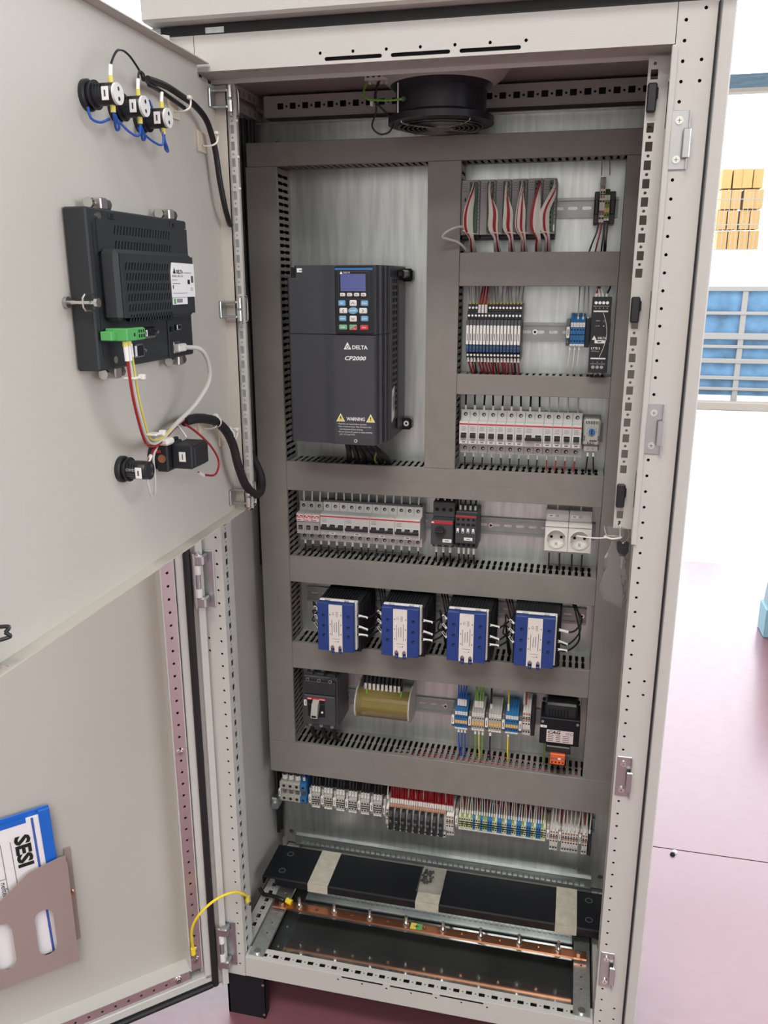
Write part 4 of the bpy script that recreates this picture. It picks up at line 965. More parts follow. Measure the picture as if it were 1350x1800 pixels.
for x, s in ((-162, 'HAND'), (-122, 'AUTO')): key(x, 1430.3, 13.4, 9.6, 'key_blue', s, 'logo_white', 3.2)
for (x, z, s, up) in ((-142.6, 1456.8, 0, 1), (-142.8, 1430, 0, -1), (-160.5, 1443.8, -1, 0), (-124.6, 1443.8, 1, 0)):
    key(x, z, 13 if s == 0 else 14.5, 10.4 if s == 0 else 9.6, 'key_white', rnd_=2.4)
    a = [(x - 2.6, z - 1.4 * up), (x, z + 1.4 * up), (x + 2.6, z - 1.4 * up)] if up else [(x - 1.4 * s, z + 2.6), (x + 1.4 * s, z), (x - 1.4 * s, z - 2.6)]
    MB().tube([(p[0], YK - .1, p[1]) for p in a], .6, 'label_print', n=5, sm=1).build('key_arrow', t)
mb = MB().lathe((-142.8, 146.2, 1443.8), 'y', [(6, 0), (5.8, -2), (5, -2.6), (0.01, -2.6)], 'key_blue', 20)
for v in mb.v: v[0] = -142.8 + (v[0] + 142.8) * 1.5
mb.text('ENTER', (-142.8, YK - .05, 1443.8), 3.6, 'logo_white', align='CENTER', bold=.02).build('key', t)
key(-161.5, 1415.4, 15, 9, 'key_green', 'RUN', 'logo_white', 3.4, 3); key(-123, 1415, 15, 9, 'key_red', 'STOP', 'logo_white', 2.8, 3)
MB().box(-149.8, -135.8, YK, 146.4, 1410.6, 1420, 'key_green', b=1).prism([(-148.5, 1410.9), (-136, 1410.9), (-136, 1419.4)], 'y', YK - .15, YK, 'key_red').text('REV', (-140, YK - .3, 1413), 2.6, 'logo_white', align='CENTER').build('key', t)
FY = 149.2
def tri(mb, x, z, h, m, y=FY, w_=None): w_ = w_ or h * 1.1; return mb.prism([(x - w_ / 2, z - h / 2), (x + w_ / 2, z - h / 2), (x, z + h / 2)], 'y', y - .15, y, m)
mb = MB(); tri(mb, -155, 1383, 13, 'logo_white', w_=14); mb.lathe((-154.6, FY - .2, 1380.6), 'y', [(3.1, 0), (3.1, -.1), (1.9, -.1), (1.9, 0)], 'vfd_grey', 16)
mb.text('DELTA', (-146.6, FY, 1380), 9.4, 'logo_white', bold=.03).text('CP2000', (-161.5, FY, 1360.7), 9.6, 'logo_white', shear=.25, sx=1.28, bold=.03)
mb.text('WARNING', (-158, FY, 1251.4), 8.8, 'logo_white', sx=.80, bold=.02)
for k, s in enumerate(('\u2022 Read the user manual before operation.', '\u2022 Risk of electrical shock. Wait 10 minutes after', '   removing power before servicing.', '\u2022 Do not connect AC power to output terminals', '   U/T1, V/T2 and W/T3.')):
    mb.text(s, (-175, FY, 1242.2 - 4.9 * k), 3.9, 'logo_white', sx=.84)
mb.text('DELTA', (-160, 145.9, 1508.2), 4, 'logo_white'); tri(mb, -164, 1508.4, 5, 'logo_white', 146)
mb.build('lettering', t)
for x, s in ((-169.5, '\u21af'), (-113, '!')):
    mb = MB(); tri(mb, x, 1254, 15, 'logo_white'); tri(mb, x, 1253.6, 12, 'warn_yellow', FY - .15); 
    if s == '!': mb.text('!', (x, FY - .4, 1252.4), 9, 'hole_dark', align='CENTER', bold=.03)
    else: mb.prism([(x + .8, 1258), (x - 2, 1252.6), (x - .1, 1253), (x - .6, 1248.5), (x + 2, 1254), (x + .2, 1253.8)], 'y', FY - .5, FY - .35, 'hole_dark')
    mb.build('warning_sign', t)
MB().cyl((-141, FY, 1211.5), 'y', 3.4, -1.4, 'steel_bright', 16).cyl((-141, FY - 1.4, 1211.5), 'y', 1.5, -.2, 'hole_dark', 6).build('screw', t)
# power cables out of the drive
L = []
for k in range(6): L.append(dict(pts=[(-176 + 8 * k, 205, 1208), (-172 + 11 * k, 208, 1186), (-184 + 15 * k, 258, 1160), (-196 + 17 * k, 300, 1136)], r=5.6, m='wire_black', n=8, label='%s thick black cable, from the left, leaving the underside of the motor drive' % ORD[k]))
wires('cable', 'thick black cable leaving the underside of the motor drive', 'cable', 'cables under the motor drive', L)
wires('wire', 'yellow-green earth wire at the right of the cables under the motor drive', 'wire', None, [dict(pts=[(-128, 215, 1200), (-118, 214, 1182), (-128, 240, 1160), (-134, 290, 1138)], r=2, m='wire_green')])
# ------------------------------------------------------------------ wires above and below the devices
STUFF = []
def drop(n, x0, dx, z0, z1, y0, y1, m, r, label, group, sl=None, jit=2, sag=0, x1=None, dx1=None, slm='sleeve_white', fe=None, cat='wire'):
    """n wires from terminals at (x0+k*dx, y0, z0) into a duct wall at z1 (y1)"""
    L = []
    for k in range(n):
        x = x0 + dx * k; e = (x if x1 is None else x1 + (dx1 if dx1 is not None else dx) * k) + random.uniform(-jit, jit)
        a = (x, y0, z0); d = (z1 - z0)
        mm = m[k % len(m)] if isinstance(m, (list, tuple)) else m
        it = dict(pts=[a, (x + (e - x) * .15, y0 - sag * .3, z0 + d * .3), (x + (e - x) * .6, y0 + (y1 - y0) * .4 - sag, z0 + d * .65), (e, y1, z1)], r=r, m=mm, n=5, sm=3)
        it['label'] = label[k % len(label)] if isinstance(label, (list, tuple)) else label
        if sl: q = (x + (e - x) * .15, y0 - sag * .3, z0 + d * .3); it['sl'] = [(seg(a, q, .05), tuple(V(a) + (V(q) - V(a)).normalized() * sl))]; it['slm'] = slm
        if fe: q = (x + (e - x) * .15, y0 - sag * .3, z0 + d * .3); it['fe'] = [(a, tuple(V(a) + (V(q) - V(a)).normalized() * fe))]; it['fem'] = 'warn_yellow'
        if n > 1 and n < len(ORD):
            lb = it['label']; it['label'] = '%s %s%s' % (ORD[k], lb, ', from the left' if len(lb.split()) < 12 else '')
        L.append(it)
    if group and (group.startswith('rear') or group.startswith('thin wires below') or group in ('red wires above the striped terminals', 'red wires at the bottom right terminals')):
        mb = MB()
        for it in L: mb.tube(it['pts'], it['r'], it['m'], n=5, sm=3)
        o = tag(mb.build('background_wiring'), 'tangle of ' + group + ', farther back', 'wiring'); o['kind'] = 'stuff'; return
    wires('wire', '', cat, group, L)
# upper breakers
drop(9, 40, 17.72, 1250, 1290, 304, 310, 'wire_black', 2.0, 'black wire rising from the upper breakers into the duct above', 'black wires above the upper breakers', 12)
drop(4, 40 + 17.72 * 9, 17.72, 1250, 1290, 304, 310, 'wire_white', 1.3, 'white wire rising from the right-hand upper breakers', 'white wires above the upper breakers')
drop(9, 40, 17.72, 1170, 1139, 304, 300, 'wire_black', 1.4, 'black wire dropping from the upper breakers into the duct below', 'black wires below the upper breakers', 10)
drop(4, 40 + 17.72 * 9, 17.72, 1170, 1139, 304, 300, 'wire_red', 1.3, 'dark red wire dropping from the right-hand upper breakers', 'red wires below the upper breakers', 10)
drop(2, 276, 10, 1182, 1139, 292, 296, 'wire_black', 1.5, 'black wire dropping from the small thermostat', 'wires below the thermostat', 9, jit=5)
# lower breakers
drop(15, -297, 17.5, 1047, 1083, 306, 310, 'sleeve_white', 1.9, 'white-sleeved wire rising from the lower breakers and fuse holders', 'wires above the lower breakers')
drop(15, -297, 17.5, 967, 936, 306, 300, 'wire_black', 1.6, 'black wire with a white sleeve dropping from the lower breakers', 'wires below the lower breakers', 12, jit=4)
drop(3, -11, 14, 1068, 1083, 300, 305, 'sleeve_white', 2.4, 'white-sleeved wire on top of the motor protection switch', 'wires above the motor protection switch')
drop(3, -11, 14, 976, 938, 290, 297, 'wire_black', 1.8, 'black wire with a white sleeve below the motor protection switch', 'wires below the motor protection switch', 14, jit=4)
drop(4, 35, 10, 1046, 1083, 298, 306, 'wire_black', 2.0, 'black wire with a white sleeve above the contactor', 'wires above the contactor', 15)
drop(4, 35, 10, 976, 938, 290, 297, 'wire_black', 1.6, 'black wire with a white sleeve below the contactor', 'wires below the contactor', 14)
for k in range(2): drop(2, 214 + 44.5 * k, 20, 984, 936, 308, 304, 'wire_black', 1.7, 'dark wire with a white sleeve below the %s power socket' % ('left', 'right')[k], 'wires below the %s power socket' % ('left', 'right')[k], 12, jit=2)
for k in range(2): drop(1, 226 + 44.5 * k, 20, 1060, 1083, 306, 308, 'sleeve_white', 1.5, 'white sleeved wire above the %s power socket' % ('left', 'right')[k], None)
# relays
drop(16, 44, 6.3, 1452, 1487, 300, 308, ['wire_grey', 'wire_white', 'wire_grey'], 1.15, ['thin grey wire rising from the interface relays', 'thin white wire rising from the interface relays', 'thin grey wire rising from the interface relays'], 'thin wires above the interface relays', jit=5, fe=4)
drop(16, 46, 6.3, 1452, 1487, 306, 318, ['wire_white', 'wire_grey'], 1.0, ['thin white wire at the back above the interface relays', 'thin grey wire at the back above the interface relays'], 'rear thin wires above the interface relays', jit=6)
drop(3, 63, 6.3, 1436, 1487, 282, 300, 'wire_red', 1.6, 'dark red wire with a white sleeve above the left interface relays', 'red wires above the interface relays', 16, jit=1.5, x1=66, dx1=5)
drop(16, 44, 6.3, 1360, 1322, 282, 300, ['wire_red', 'wire_red', 'wire_black', 'wire_red', 'wire_red', 'wire_red'], 1.5, ['dark red wire with a white sleeve below the interface relays'] * 2 + ['black wire with a white sleeve below the interface relays'] + ['dark red wire with a white sleeve below the interface relays'] * 3, 'wires below the interface relays', 13, jit=3, x1=50, dx1=6.1)
drop(15, 47, 6.3, 1358, 1322, 292, 305, ['wire_white', 'wire_red', 'wire_white'], 1.0, ['thin white wire behind the red ones below the interface relays', 'thin red wire behind the others below the interface relays', 'thin white wire behind the red ones below the interface relays'], 'thin wires below the interface relays', jit=4)
drop(3, 243, 9, 1424, 1487, 298, 308, 'wire_grey', 1.2, 'thin grey wire rising from the blue terminals near the power supply', 'wires above the blue terminals near the power supply', 7, jit=3)
drop(3, 232, 8, 1378, 1322, 290, 300, 'wire_white', 1.2, 'thin white wire hanging below the blue terminals near the power supply', 'wires below the blue terminals near the power supply', 7, jit=6, sag=6)
drop(4, 272, 6, 1467, 1487, 270, 290, ['wire_red', 'wire_white', 'wire_white', 'wire_black'], 1.6, ['red wire on top of the power supply', 'white wire on top of the power supply', 'white wire on top of the power supply', 'black wire on top of the power supply'], 'wires on top of the power supply', 6, jit=8, sag=5)
drop(3, 272, 8, 1336, 1322, 268, 290, ['wire_black', 'wire_grey', 'wire_white'], 2.0, ['black wire under the power supply', 'grey wire under the power supply', 'white wire under the power supply'], 'wires under the power supply', 6, jit=5)
drop(4, 268, 5, 1593, 1541, 292, 298, ['wire_black', 'wire_red', 'wire_black', 'wire_black'], 1.5, ['dark wire hanging below the tall top terminals', 'dark red wire hanging below the tall top terminals', 'dark wire hanging below the tall top terminals', 'dark wire hanging below the tall top terminals'], 'wires below the tall top terminals', jit=3, sag=8, x1=257, dx1=8)
drop(2, 279, 5, 1593, 1541, 292, 298, 'wire_black', 1.4, 'black wire below the green earth terminals of the top row', 'wires below the green top terminals', jit=5, sag=8)
drop(2, 268, 14, 1672, 1702, 300, 305, 'wire_grey', 1.2, 'thin grey wire rising above the top right terminals', 'wires above the top right terminals', jit=3)
# row 6
drop(3, -277, 24, 676, 684, 270, 300, 'wire_black', 5, 'thick black cable entering the top of the main breaker', 'cables above the main breaker', jit=0, cat='cable')
drop(3, -277, 25, 550, 494, 262, 300, 'wire_black', 5, 'thick black cable leaving the bottom of the main breaker', 'cables below the main breaker', jit=0, cat='cable')
drop(9, -163, 9.4, 632, 684, 292, 306, 'wire_black', 2.6, 'black wire with a white sleeve above the distribution block', 'black wires above the distribution block', 17, jit=3)
drop(10, -165, 9.0, 634, 684, 300, 318, 'wire_black', 3.0, 'thick black wire behind the sleeved ones above the distribution block', 'rear black wires above the distribution block', jit=3)
drop(2, -158, 76, 630, 640, 280, 284, 'wire_green', 2.6, 'short green collar at the top of the distribution block', 'green collars of the distribution block', jit=0)
drop(4, 42, 5, 617, 684, 295, 306, 'wire_blue', 1.6, 'blue wire rising from the left-hand blue terminals', 'blue wires above the left-hand blue terminals', 16, jit=2)
drop(3, 44, 7, 566, 494, 290, 298, 'wire_blue', 1.5, 'blue wire hanging below the left-hand blue terminals', 'blue wires below the left-hand blue terminals', 9, jit=5, sag=3)
drop(4, 78, 5, 617, 684, 295, 306, 'wire_green', 1.6, 'green and yellow wire rising from the left-hand grey terminals', 'green wires above the left-hand grey terminals', 16, jit=3)
drop(3, 80, 8, 566, 494, 290, 296, ['wire_green', 'warn_yellow', 'wire_green'], 1.5, ['green and yellow wire hanging below the left-hand grey terminals', 'yellow wire hanging below the left-hand grey terminals', 'green and yellow wire hanging below the left-hand grey terminals'], 'wires below the left-hand grey terminals', 9, jit=5, sag=4)
drop(1, 112, 5, 617, 684, 295, 306, 'wire_black', 2.0, 'single black wire rising from the right-hand grey terminals', None, 13)
drop(1, 112, 5, 566, 494, 290, 296, 'wire_black', 1.8, 'single black wire hanging below the right-hand grey terminals', None, 9, sag=5)
drop(1, 148, 5, 617, 684, 295, 306, 'wire_yellow', 1.5, 'yellow-green wire rising from the right-hand blue terminals', None, 16)
drop(1, 150, 5, 566, 494, 290, 296, 'wire_yellow', 1.7, 'yellow wire hanging below the right-hand blue terminals', None, 6, sag=7)
drop(2, 180, 5, 640, 684, 288, 306, ['wire_white', 'wire_red'], 1.6, ['white wire rising past the tall orange-levered terminals', 'dark red wire rising past the tall orange-levered terminals'], 'wires above the tall terminals', jit=1)
drop(1, 226, 5, 571, 494, 280, 300, 'wire_green', 1.5, 'thin green wire under the left corner of the transformer', None, jit=1)
# row 7
drop(3, -358.5, 15.5, 380, 420, 296, 306, 'wire_black', 5.5, 'thick black cable with a broad white cap at the left of the bottom row', 'cables above the large bottom terminals', 12, jit=0, cat='cable')
drop(1, -312, 15.5, 380, 420, 296, 306, 'wire_blue', 2.6, 'blue wire rising from the large blue bottom terminal', None, 10)
for g in range(6):
    drop(3, -289 + 29.2 * g, 7, 359, 420, 291, 308, 'wire_black', 2.6, 'black sleeved wire above the %s grey terminal triple of the bottom row' % ORD[g], 'wires above the %s grey triple' % ORD[g], 15, jit=1.5)
drop(27, -104, 5.3, 357, 420, 291, 306, 'wire_red', 1.5, 'dark red wire with a white sleeve above the black fuse levers', 'front red wires above the fuse levers', 13, jit=5)
drop(54, -106, 2.65, 360, 420, 302, 318, 'wire_red', 1.4, 'dark red wire behind the sleeved ones above the fuse levers', 'rear red wires above the fuse levers', jit=6)
drop(8, -100, 17, 372, 420, 296, 300, 'wire_white', 1.1, 'thin white wire among the red ones above the fuse levers', 'thin white wires above the fuse levers', jit=6)
drop(1, -112, 5, 368, 420, 288, 300, 'wire_white', 1.6, 'white wire at the single terminal left of the fuse levers', None, 10)
drop(35, 53, 5.35, 356, 420, 291, 304, ['wire_white', 'wire_white', 'wire_grey'], 1.15, ['thin white wire above the striped green and blue terminals', 'thin white wire above the striped green and blue terminals', 'thin grey wire above the striped green and blue terminals'], 'thin wires above the striped terminals', 9, jit=4)
drop(24, 54, 7.6, 360, 420, 306, 320, 'wire_red', 1.4, 'dark red wire at the back above the striped green and blue terminals', 'red wires above the striped terminals', jit=6)
drop(11, 252, 8.0, 352, 420, 286, 300, 'wire_white', 1.5, 'white wire arching into the white and orange terminals at the bottom right', 'white wires at the bottom right terminals', 9, jit=4, sag=5)
drop(8, 252, 10, 362, 420, 300, 316, 'wire_red', 1.3, 'dark red wire behind the white ones at the bottom right terminals', 'red wires at the bottom right terminals', jit=6)
mb = MB()
for k in range(46):
    x = -292 + 3.9 * k + random.uniform(-1, 1); mb.tube([(x, 312, 360), (x + random.uniform(-2, 2), 318, 385), (x + random.uniform(-3, 3), 322, 420)], 2.2, 'wire_black', n=5, sm=2)
o = tag(mb.build('background_wiring'), 'dense black wires behind the small grey terminals of the bottom row', 'wiring'); o['kind'] = 'stuff'
# wiring lying inside the widest duct, seen through its slots
L = []
for k in range(14):
    y = 280 + 4.2 * (k % 12); z = 470 + random.uniform(0, 14); c = random.choice(['wire_red', 'wire_white', 'wire_black', 'wire_red', 'wire_white'])
    L.append(dict(pts=[(-120 + random.uniform(0, 60), y, z), (0, y + 3, z + 3), (120, y - 2, z + 6), (300, y + 2, z - 2)], r=1.6, m=c, label='%s wire lying inside the widest bottom duct, glimpsed through its slots' % {'wire_red': 'dark red', 'wire_white': 'white', 'wire_black': 'black'}[c]))
wires('wire', '', 'wire', 'wires inside the widest duct', L)

# ------------------------------------------------------------------ fan under the roof
t = thing('roof_fan', 'black round roof fan with a wire guard hanging from the cabinet roof', 'fan', (-2, 205, 0))
mb = MB().lathe((0, 0, 1842), 'z', [(118, 0), (116, -6), (104, -22), (88, -34), (84, -36)], 'cabinet_paint', 44); mb.build('inlet_ring', t)
mb = MB().lathe((0, 0, 1808), 'z', [(84, 8), (87, 0), (80, -6), (76, -10), (75, -44), (79, -48), (89, -50), (89, -60), (70, -62), (68, -56), (68, 0)], 'fan_black', 44); mb.build('housing', t)
mb = MB().cyl((0, 0, 1756), 'z', 28, 30, 'fan_black', 28)
for k in range(7):
    a = 2 * PI * k / 7; T = Matrix.Rotation(a, 4, 'Z'); mb.add([(24, -3, 1762), (66, -18, 1758), (66, 14, 1782), (24, 8, 1782)], [(0, 1, 2, 3)], 'fan_black', T=T)
mb.build('impeller', t)
mb = MB()
for r in (24, 32, 40, 48, 56, 64, 71): mb.tube([(r * math.cos(2 * PI * k / 32), r * math.sin(2 * PI * k / 32), 1744 - (r < 66) * 1.5) for k in range(32)], 1.0, 'chrome_dark', n=5, sm=1, closed=True)
for k in range(4): a = PI / 4 + PI / 2 * k; mb.tube([(18 * math.cos(a), 18 * math.sin(a), 1742), (72 * math.cos(a), 72 * math.sin(a), 1743), (80 * math.cos(a), 80 * math.sin(a), 1747)], 1.3, 'steel_bright', n=5, sm=2)
mb.cyl((0, 0, 1741), 'z', 22, 1.5, 'chrome_dark', 20)
mb.build('wire_guard', t)
MB().tube([(-62, -58, 1804), (-62, -58, 1752)], 1.2, 'label_white', sm=1).build('tie_rod', t)
MB().cyl((-50, -62, 1778), (-.5, -.8, 0), 4, 5, 'zinc', 10).build('earth_screw', t)
for k in range(4): a = PI / 4 + PI / 2 * k; MB().box(-12, 12, -12, 12, 1842, 1848, 'cabinet_paint', T=Matrix.Translation((92 * math.cos(a), 92 * math.sin(a), 0))).build('mounting_foot', t)
mb = MB().box(-20, 22, -14, 14, 0, 14, 'key_white', b=1)
for k in range(4): mb.cyl((-14 + 9.5 * k, -14, 7), 'y', 3, -1, 'hole_dark', 10).cyl((-14 + 9.5 * k, 0, -.3), 'z', 3, -3, 'key_white', 8)
tag(place(mb.build('connector_block'), -103, 172, 1812), 'white screw connector block beside the roof fan', 'connector')
tag(MB().tube([(-118, 160, 1811), (-122, 150, 1795), (-116, 145, 1782), (-95, 140, 1778), (-70, 135, 1776), (-55, 138, 1778)], 1.7, 'wire_green').build('wire'), 'green earth wire curving from the connector block to the roof fan', 'wire')
tag(MB().tube([(-98, 160, 1811), (-104, 160, 1790), (-104, 162, 1766), (-112, 165, 1744), (-100, 170, 1732), (-84, 172, 1735), (-74, 165, 1748)], 1.5, 'wire_black').build('wire'), 'thin black wire looping below the connector block at the fan', 'wire')
tag(MB().tube([(-102, 168, 1811), (-108, 170, 1785), (-90, 180, 1765), (-80, 186, 1752)], 1.6, 'wire_black').build('wire'), 'short black wire running straight to the roof fan', 'wire')
tag(MB().box(-112, -107, 150, 158, 1772, 1780, 'tie_white', b=1).build('cable_tie'), 'small white tie on the wires left of the roof fan', 'cable tie')

# ------------------------------------------------------------------ things on the inner door
IL = lambda y, x, z: (y, -(x + 345), z)
def on_inner(name, label, cat, y, z, group=None):
    return thing(name, label, cat, (-345, y, z), PI / 2, group)
def lamp(y, z, label, white=True, grp=None):
    t = on_inner('pilot_lamp', label, 'pilot lamp', y, z, grp)
    MB().lathe((0, 0, 0), 'y', [(.01, 0), (18, 0), (18, -5), (16, -7), (13, -7), (13, -12), (16.5, -12), (16.5, -14), (11, -14)], 'black_plastic', 24).build('fixing_nut', t)
    mb = MB().lathe((0, 0, 0), 'y', [(12.5, -12), (12.5, -38), (11.5, -40), (.01, -40)], 'black_plastic', 24)
    for k in range(4): mb.box(-12.8, 12.8, -18 - 4 * k, -16.6 - 4 * k, -2, 10, 'relay_black')
    mb.build('lamp_body', t)
    if white:
        mb = MB().cyl((0, -40, 0), 'y', 12.2, -3, 'term_white', 24)
        for s in (-1, 1): mb.cyl((0, -43, s * 5.5), 'y', 2.4, -.4, 'chrome_dark', 10)
        mb.build('end_cap', t)
    else:
        mb = MB().cyl((0, -40, 0), 'y', 12.2, -3, 'black_plastic', 24)
        for s in (-1, 1): mb.cyl((4, -43, s * 5.5), 'y', 2.4, -.4, 'chrome_dark', 10)
        mb.build('end_cap', t)
    # marker wrapped on the side that faces -x (towards the front)
    MB().box(-13.6, -12.4, -37, -28, -9, 6, 'label_white', b=.4).box(-13.9, -13.6, -33.5, -31.5, -5, 2, 'label_print').build('marker', t)
    if not white: MB().text('CWEST', (-12.9, -14, 2), 5.2, 'breaker_grey', right=(0, -1, 0), up=(0, 0, 1), depth=.2).box(-12.9, -12.5, -26, -15, -4, -3.4, 'relay_grey').box(-12.9, -12.5, -26, -15, -6.6, -6, 'relay_grey').build('lettering', t)
    return t
for k, (y, z) in enumerate(((-321, 1708), (-257, 1706), (-195, 1703))):
    lamp(y, z, '%s black pilot lamp with a white end cap at the top of the inner door' % ('leftmost', 'middle', 'rightmost')[k], grp='pilot lamps at the top of the inner door')
lamp(-316, 1250, 'single black pilot lamp body below the operator panel, without a white cap', white=False)
W3 = lambda x, y, z: (x, y, z)
def w1(pts, r, m, label, name='wire', cat='wire', group=None, sl=(), fe=(), n=7):
    o = tag(MB().tube(pts, r, m, n=n, sm=6).build(name), label, cat, group)
    for a, b_ in sl: MB().tube([a, b_], r * 1.7, 'sleeve_white', n=8, sm=1).build('marker_sleeve', o)
    for a, b_ in fe: MB().tube([a, b_], r * 2.0, 'warn_yellow', n=8, sm=1).build('ferrule', o)
    return o
X0 = -311
ys = [-321, -257, -195]; zs = [1708, 1706, 1703]
for k in range(3):
    y, z = ys[k], zs[k]; hub = (-322, -222 + 4 * k, 1744)
    w1([(X0, y, z + 12), (X0, y + 3, z + 32)] + ([(X0, y + 22, z + 52), (X0 - 2, y + 50, z + 54), (X0 - 4, y + 80, z + 42)] if k == 0 else [(X0, y + 8, z + 42), (X0 - 3, y + 24, z + 42)] if k == 1 else [(X0 - 4, y - 14, z + 36)]) + [hub], 1.4, 'wire_black',
       'black wire arching from the top of the %s pilot lamp' % ('leftmost', 'middle', 'rightmost')[k], sl=[((X0, y, z + 19), (X0, y + 2.5, z + 32))], fe=[((X0, y, z + 11), (X0, y, z + 20))])
for k in range(3):
    y, z = ys[k], zs[k]
    b_ = (-338, y + 52, z - 12) if k < 2 else (-336, y + 14, z + 26)
    w1([(X0, y, z - 12), (X0, y + 1, z - 24), (X0 - 6, y + 14, z - 36), (X0 - 14, y + 36, z - 30), b_], 1.6, 'wire_blue', 'blue wire looping under the %s pilot lamp' % ('leftmost', 'middle', 'rightmost')[k], fe=[((X0, y, z - 11), (X0, y, z - 20))])
w1([(-334, -338, 1692), (-332, -336, 1680), (-326, -326, 1677), (-318, -318, 1682)], 1.6, 'wire_blue', 'short blue wire end left of the leftmost pilot lamp')
w1([(-340, -268, 1694), (-322, -268, 1676), (X0, -262, 1672), (X0, -257, 1692)], 1.6, 'wire_blue', 'second blue wire meeting the middle pilot lamp from below')
w1([(-340, -210, 1690), (-322, -208, 1674), (X0, -200, 1670), (X0, -196, 1690)], 1.6, 'wire_blue', 'second blue wire meeting the rightmost pilot lamp from below')
w1([(-322, -208, 1748), (-326, -150, 1752), (-326, -100, 1748), (-326, -57, 1743), (-326, -19, 1728), (-326, 5, 1693), (-325, 16, 1645), (-324, 32, 1602), (-330, 62, 1584), (-340, 92, 1600), (-355, 104, 1640), (-372, 110, 1690), (-384, 150, 1740), (-394, 250, 1770)], 4.6, 'wire_black', 'thick black cable from the pilot lamps sagging over the inner door hinge edge', name='cable', cat='cable', n=12)
w1([(-322, -205, 1742), (-330, -160, 1744), (-331, -120, 1740), (-331, -85, 1736)], 3, 'wire_black', 'thinner black cable beside the thick one near the pilot lamps', name='cable', cat='cable', n=10)
def pad(y, z, label, tie=True, s=15):
    o = tag(place(MB().box(-4, 0, -s, s, -s, s, 'adhesive_pad', b=.6).build('tie_mount'), -341, y, z), label, 'tie mount'); o.location[0] = -.3408
    if tie: MB().tube([(4, 8, 12), (22, 4, 12), (24, 0, 0), (16, -4, -6), (2, -4, -6)], 1.4, 'tie_white', sm=4).box(20, 26, -2, 6, 10, 15, 'tie_white', b=1).build('tie', o)
pad(-96, 1735, 'cream adhesive tie mount under the cable right of the pilot lamps')
pad(-6, 1702, 'cream adhesive tie mount at the bend of the cable near the top hinge')
pad(-64, 1270, 'cream adhesive tie mount right of the black switch block')
pad(14, 1236, 'cream adhesive tie mount close to the hinge edge, lowest on the inner door')

# operator panel (back of it)
t = on_inner('operator_panel', 'back of a dark grey operator touch panel clipped into the inner door', 'operator panel', 0, 0)
H = 'hmi_grey'; hs = []
def sv(y, z, l=8): return [(y, z), (y + 3.0, z), (y + 3.0 + 3.6, z + l * 1.35), (y + 3.6, z + l * 1.35)]
for r_, z in ((0, 1549), (1, 1531)):
    for k in range(20): hs.append(sv(-342 + 7.4 * k, z))
mb = MB().box(-396, -138, -31, -1, 1389, 1577, H, b=2)
mb.perf(lambda p: (p[0], -33 + p[2], p[1]), -378, -142, 1528, 1565, hs, 1.8, H)
mb.box(-360, -182, -31.3, -31, 1532, 1562, 'hole_dark')  # dark sheet behind the vent slits gives their shaded depth by colour
mb.box(-386, -384, -31.8, -31, 1405, 1560, 'relay_black')
mb.box(-218, -200, -33, -31, 1389, 1442, 'hmi_grey', b=.5)
mb.build('housing', t)
hs = []
for r_ in range(6):
    for k in range(16): hs.append(sv(-366 + 7.0 * k + r_ * .4, 1507 - 12.2 * r_, 6.5))
mb = MB().box(-378, -176, -55, -31, 1447, 1531, H, b=5)
mb.perf(lambda p: (p[0], -58.2 + p[2], p[1]), -372, -182, 1451, 1526, hs, 2.8, H).box(-368, -252, -55.8, -55.2, 1453, 1522, 'hole_dark')  # near-black sheet under the grille stands for its shaded inside
mb.build('electronics_box', t)
MB().prism([(-246, 1518), (-181, 1517), (-181, 1473), (-250, 1473), (-250, 1506)], 'y', -59.2, -58.2, 'label_white').build('type_label', t)
mb = MB(); FZ = -59.3
mb.prism([(-245, 1504), (-237, 1504), (-241, 1512)], 'y', FZ - .1, FZ, 'hole_dark').text('DELTA', (-236, FZ, 1506), 6.5, 'hole_dark', bold=.03).text('www.deltaww.com', (-214, FZ, 1505), 3, 'relay_grey').text('MODEL: DOP-110', (-248, FZ, 1500.5), 4, 'label_print')
mb.text('DC IN 24V', (-248, FZ, 1495.5), 3, 'label_print').text('CE', (-195, FZ, 1483), 6, 'label_print').box(-203, -196, FZ - .1, FZ, 1490, 1496, 'hole_dark').box(-192, -185, FZ - .1, FZ, 1492, 1501, 'relay_grey').box(-248, -226, FZ - .1, FZ, 1490.5, 1491.3, 'relay_grey').box(-247, -205, FZ - .1, FZ, 1478, 1478.6, 'relay_grey')
mb.box(-248, -245, FZ - .1, FZ, 1484, 1489, 'relay_grey')
mb.build('lettering', t)
mb = MB().box(-249, -206, -59.1, -58.2, 1463.5, 1472.5, 'label_white')
for k in range(9): mb.box(-238 + 1.9 * k, -237 + 1.9 * k, -59.3, -59.1, 1466, 1471, 'label_print')
mb.box(-247, -241, -59.3, -59.1, 1464.5, 1471.5, 'plug_green').build('barcode_label', t)
mb = MB().box(-392, -377, -48, -33, 1425, 1436, 'plug_green', b=1).box(-380, -338, -62, -33, 1424, 1439, 'plug_green', b=1).box(-356, -338, -63, -62, 1425, 1438, 'plug_green')
for k in range(3): mb.box(-354 + 5.4 * k, -351 + 5.4 * k, -63.4, -63, 1427, 1431, 'hole_dark'); mb.box(-354 + 5.4 * k, -351.6 + 5.4 * k, -63.4, -63, 1433, 1436.5, 'hole_dark')
mb.box(-364, -361, -62.4, -62, 1429, 1433, 'hole_dark')
mb.build('power_plug', t)
mb = MB().box(-300, -262, -38, -33, 1421, 1436, 'chrome_dark', b=2).box(-293, -269, -41, -38, 1423, 1434, 'zinc', b=2).box(-291, -271, -41.4, -41, 1424.5, 1432.5, 'hole_dark')
for y in (-297.5, -264.5): mb.cyl((y, -38, 1428.5), 'y', 2.6, -4, 'steel_bright', 6)
mb.build('serial_port', t)
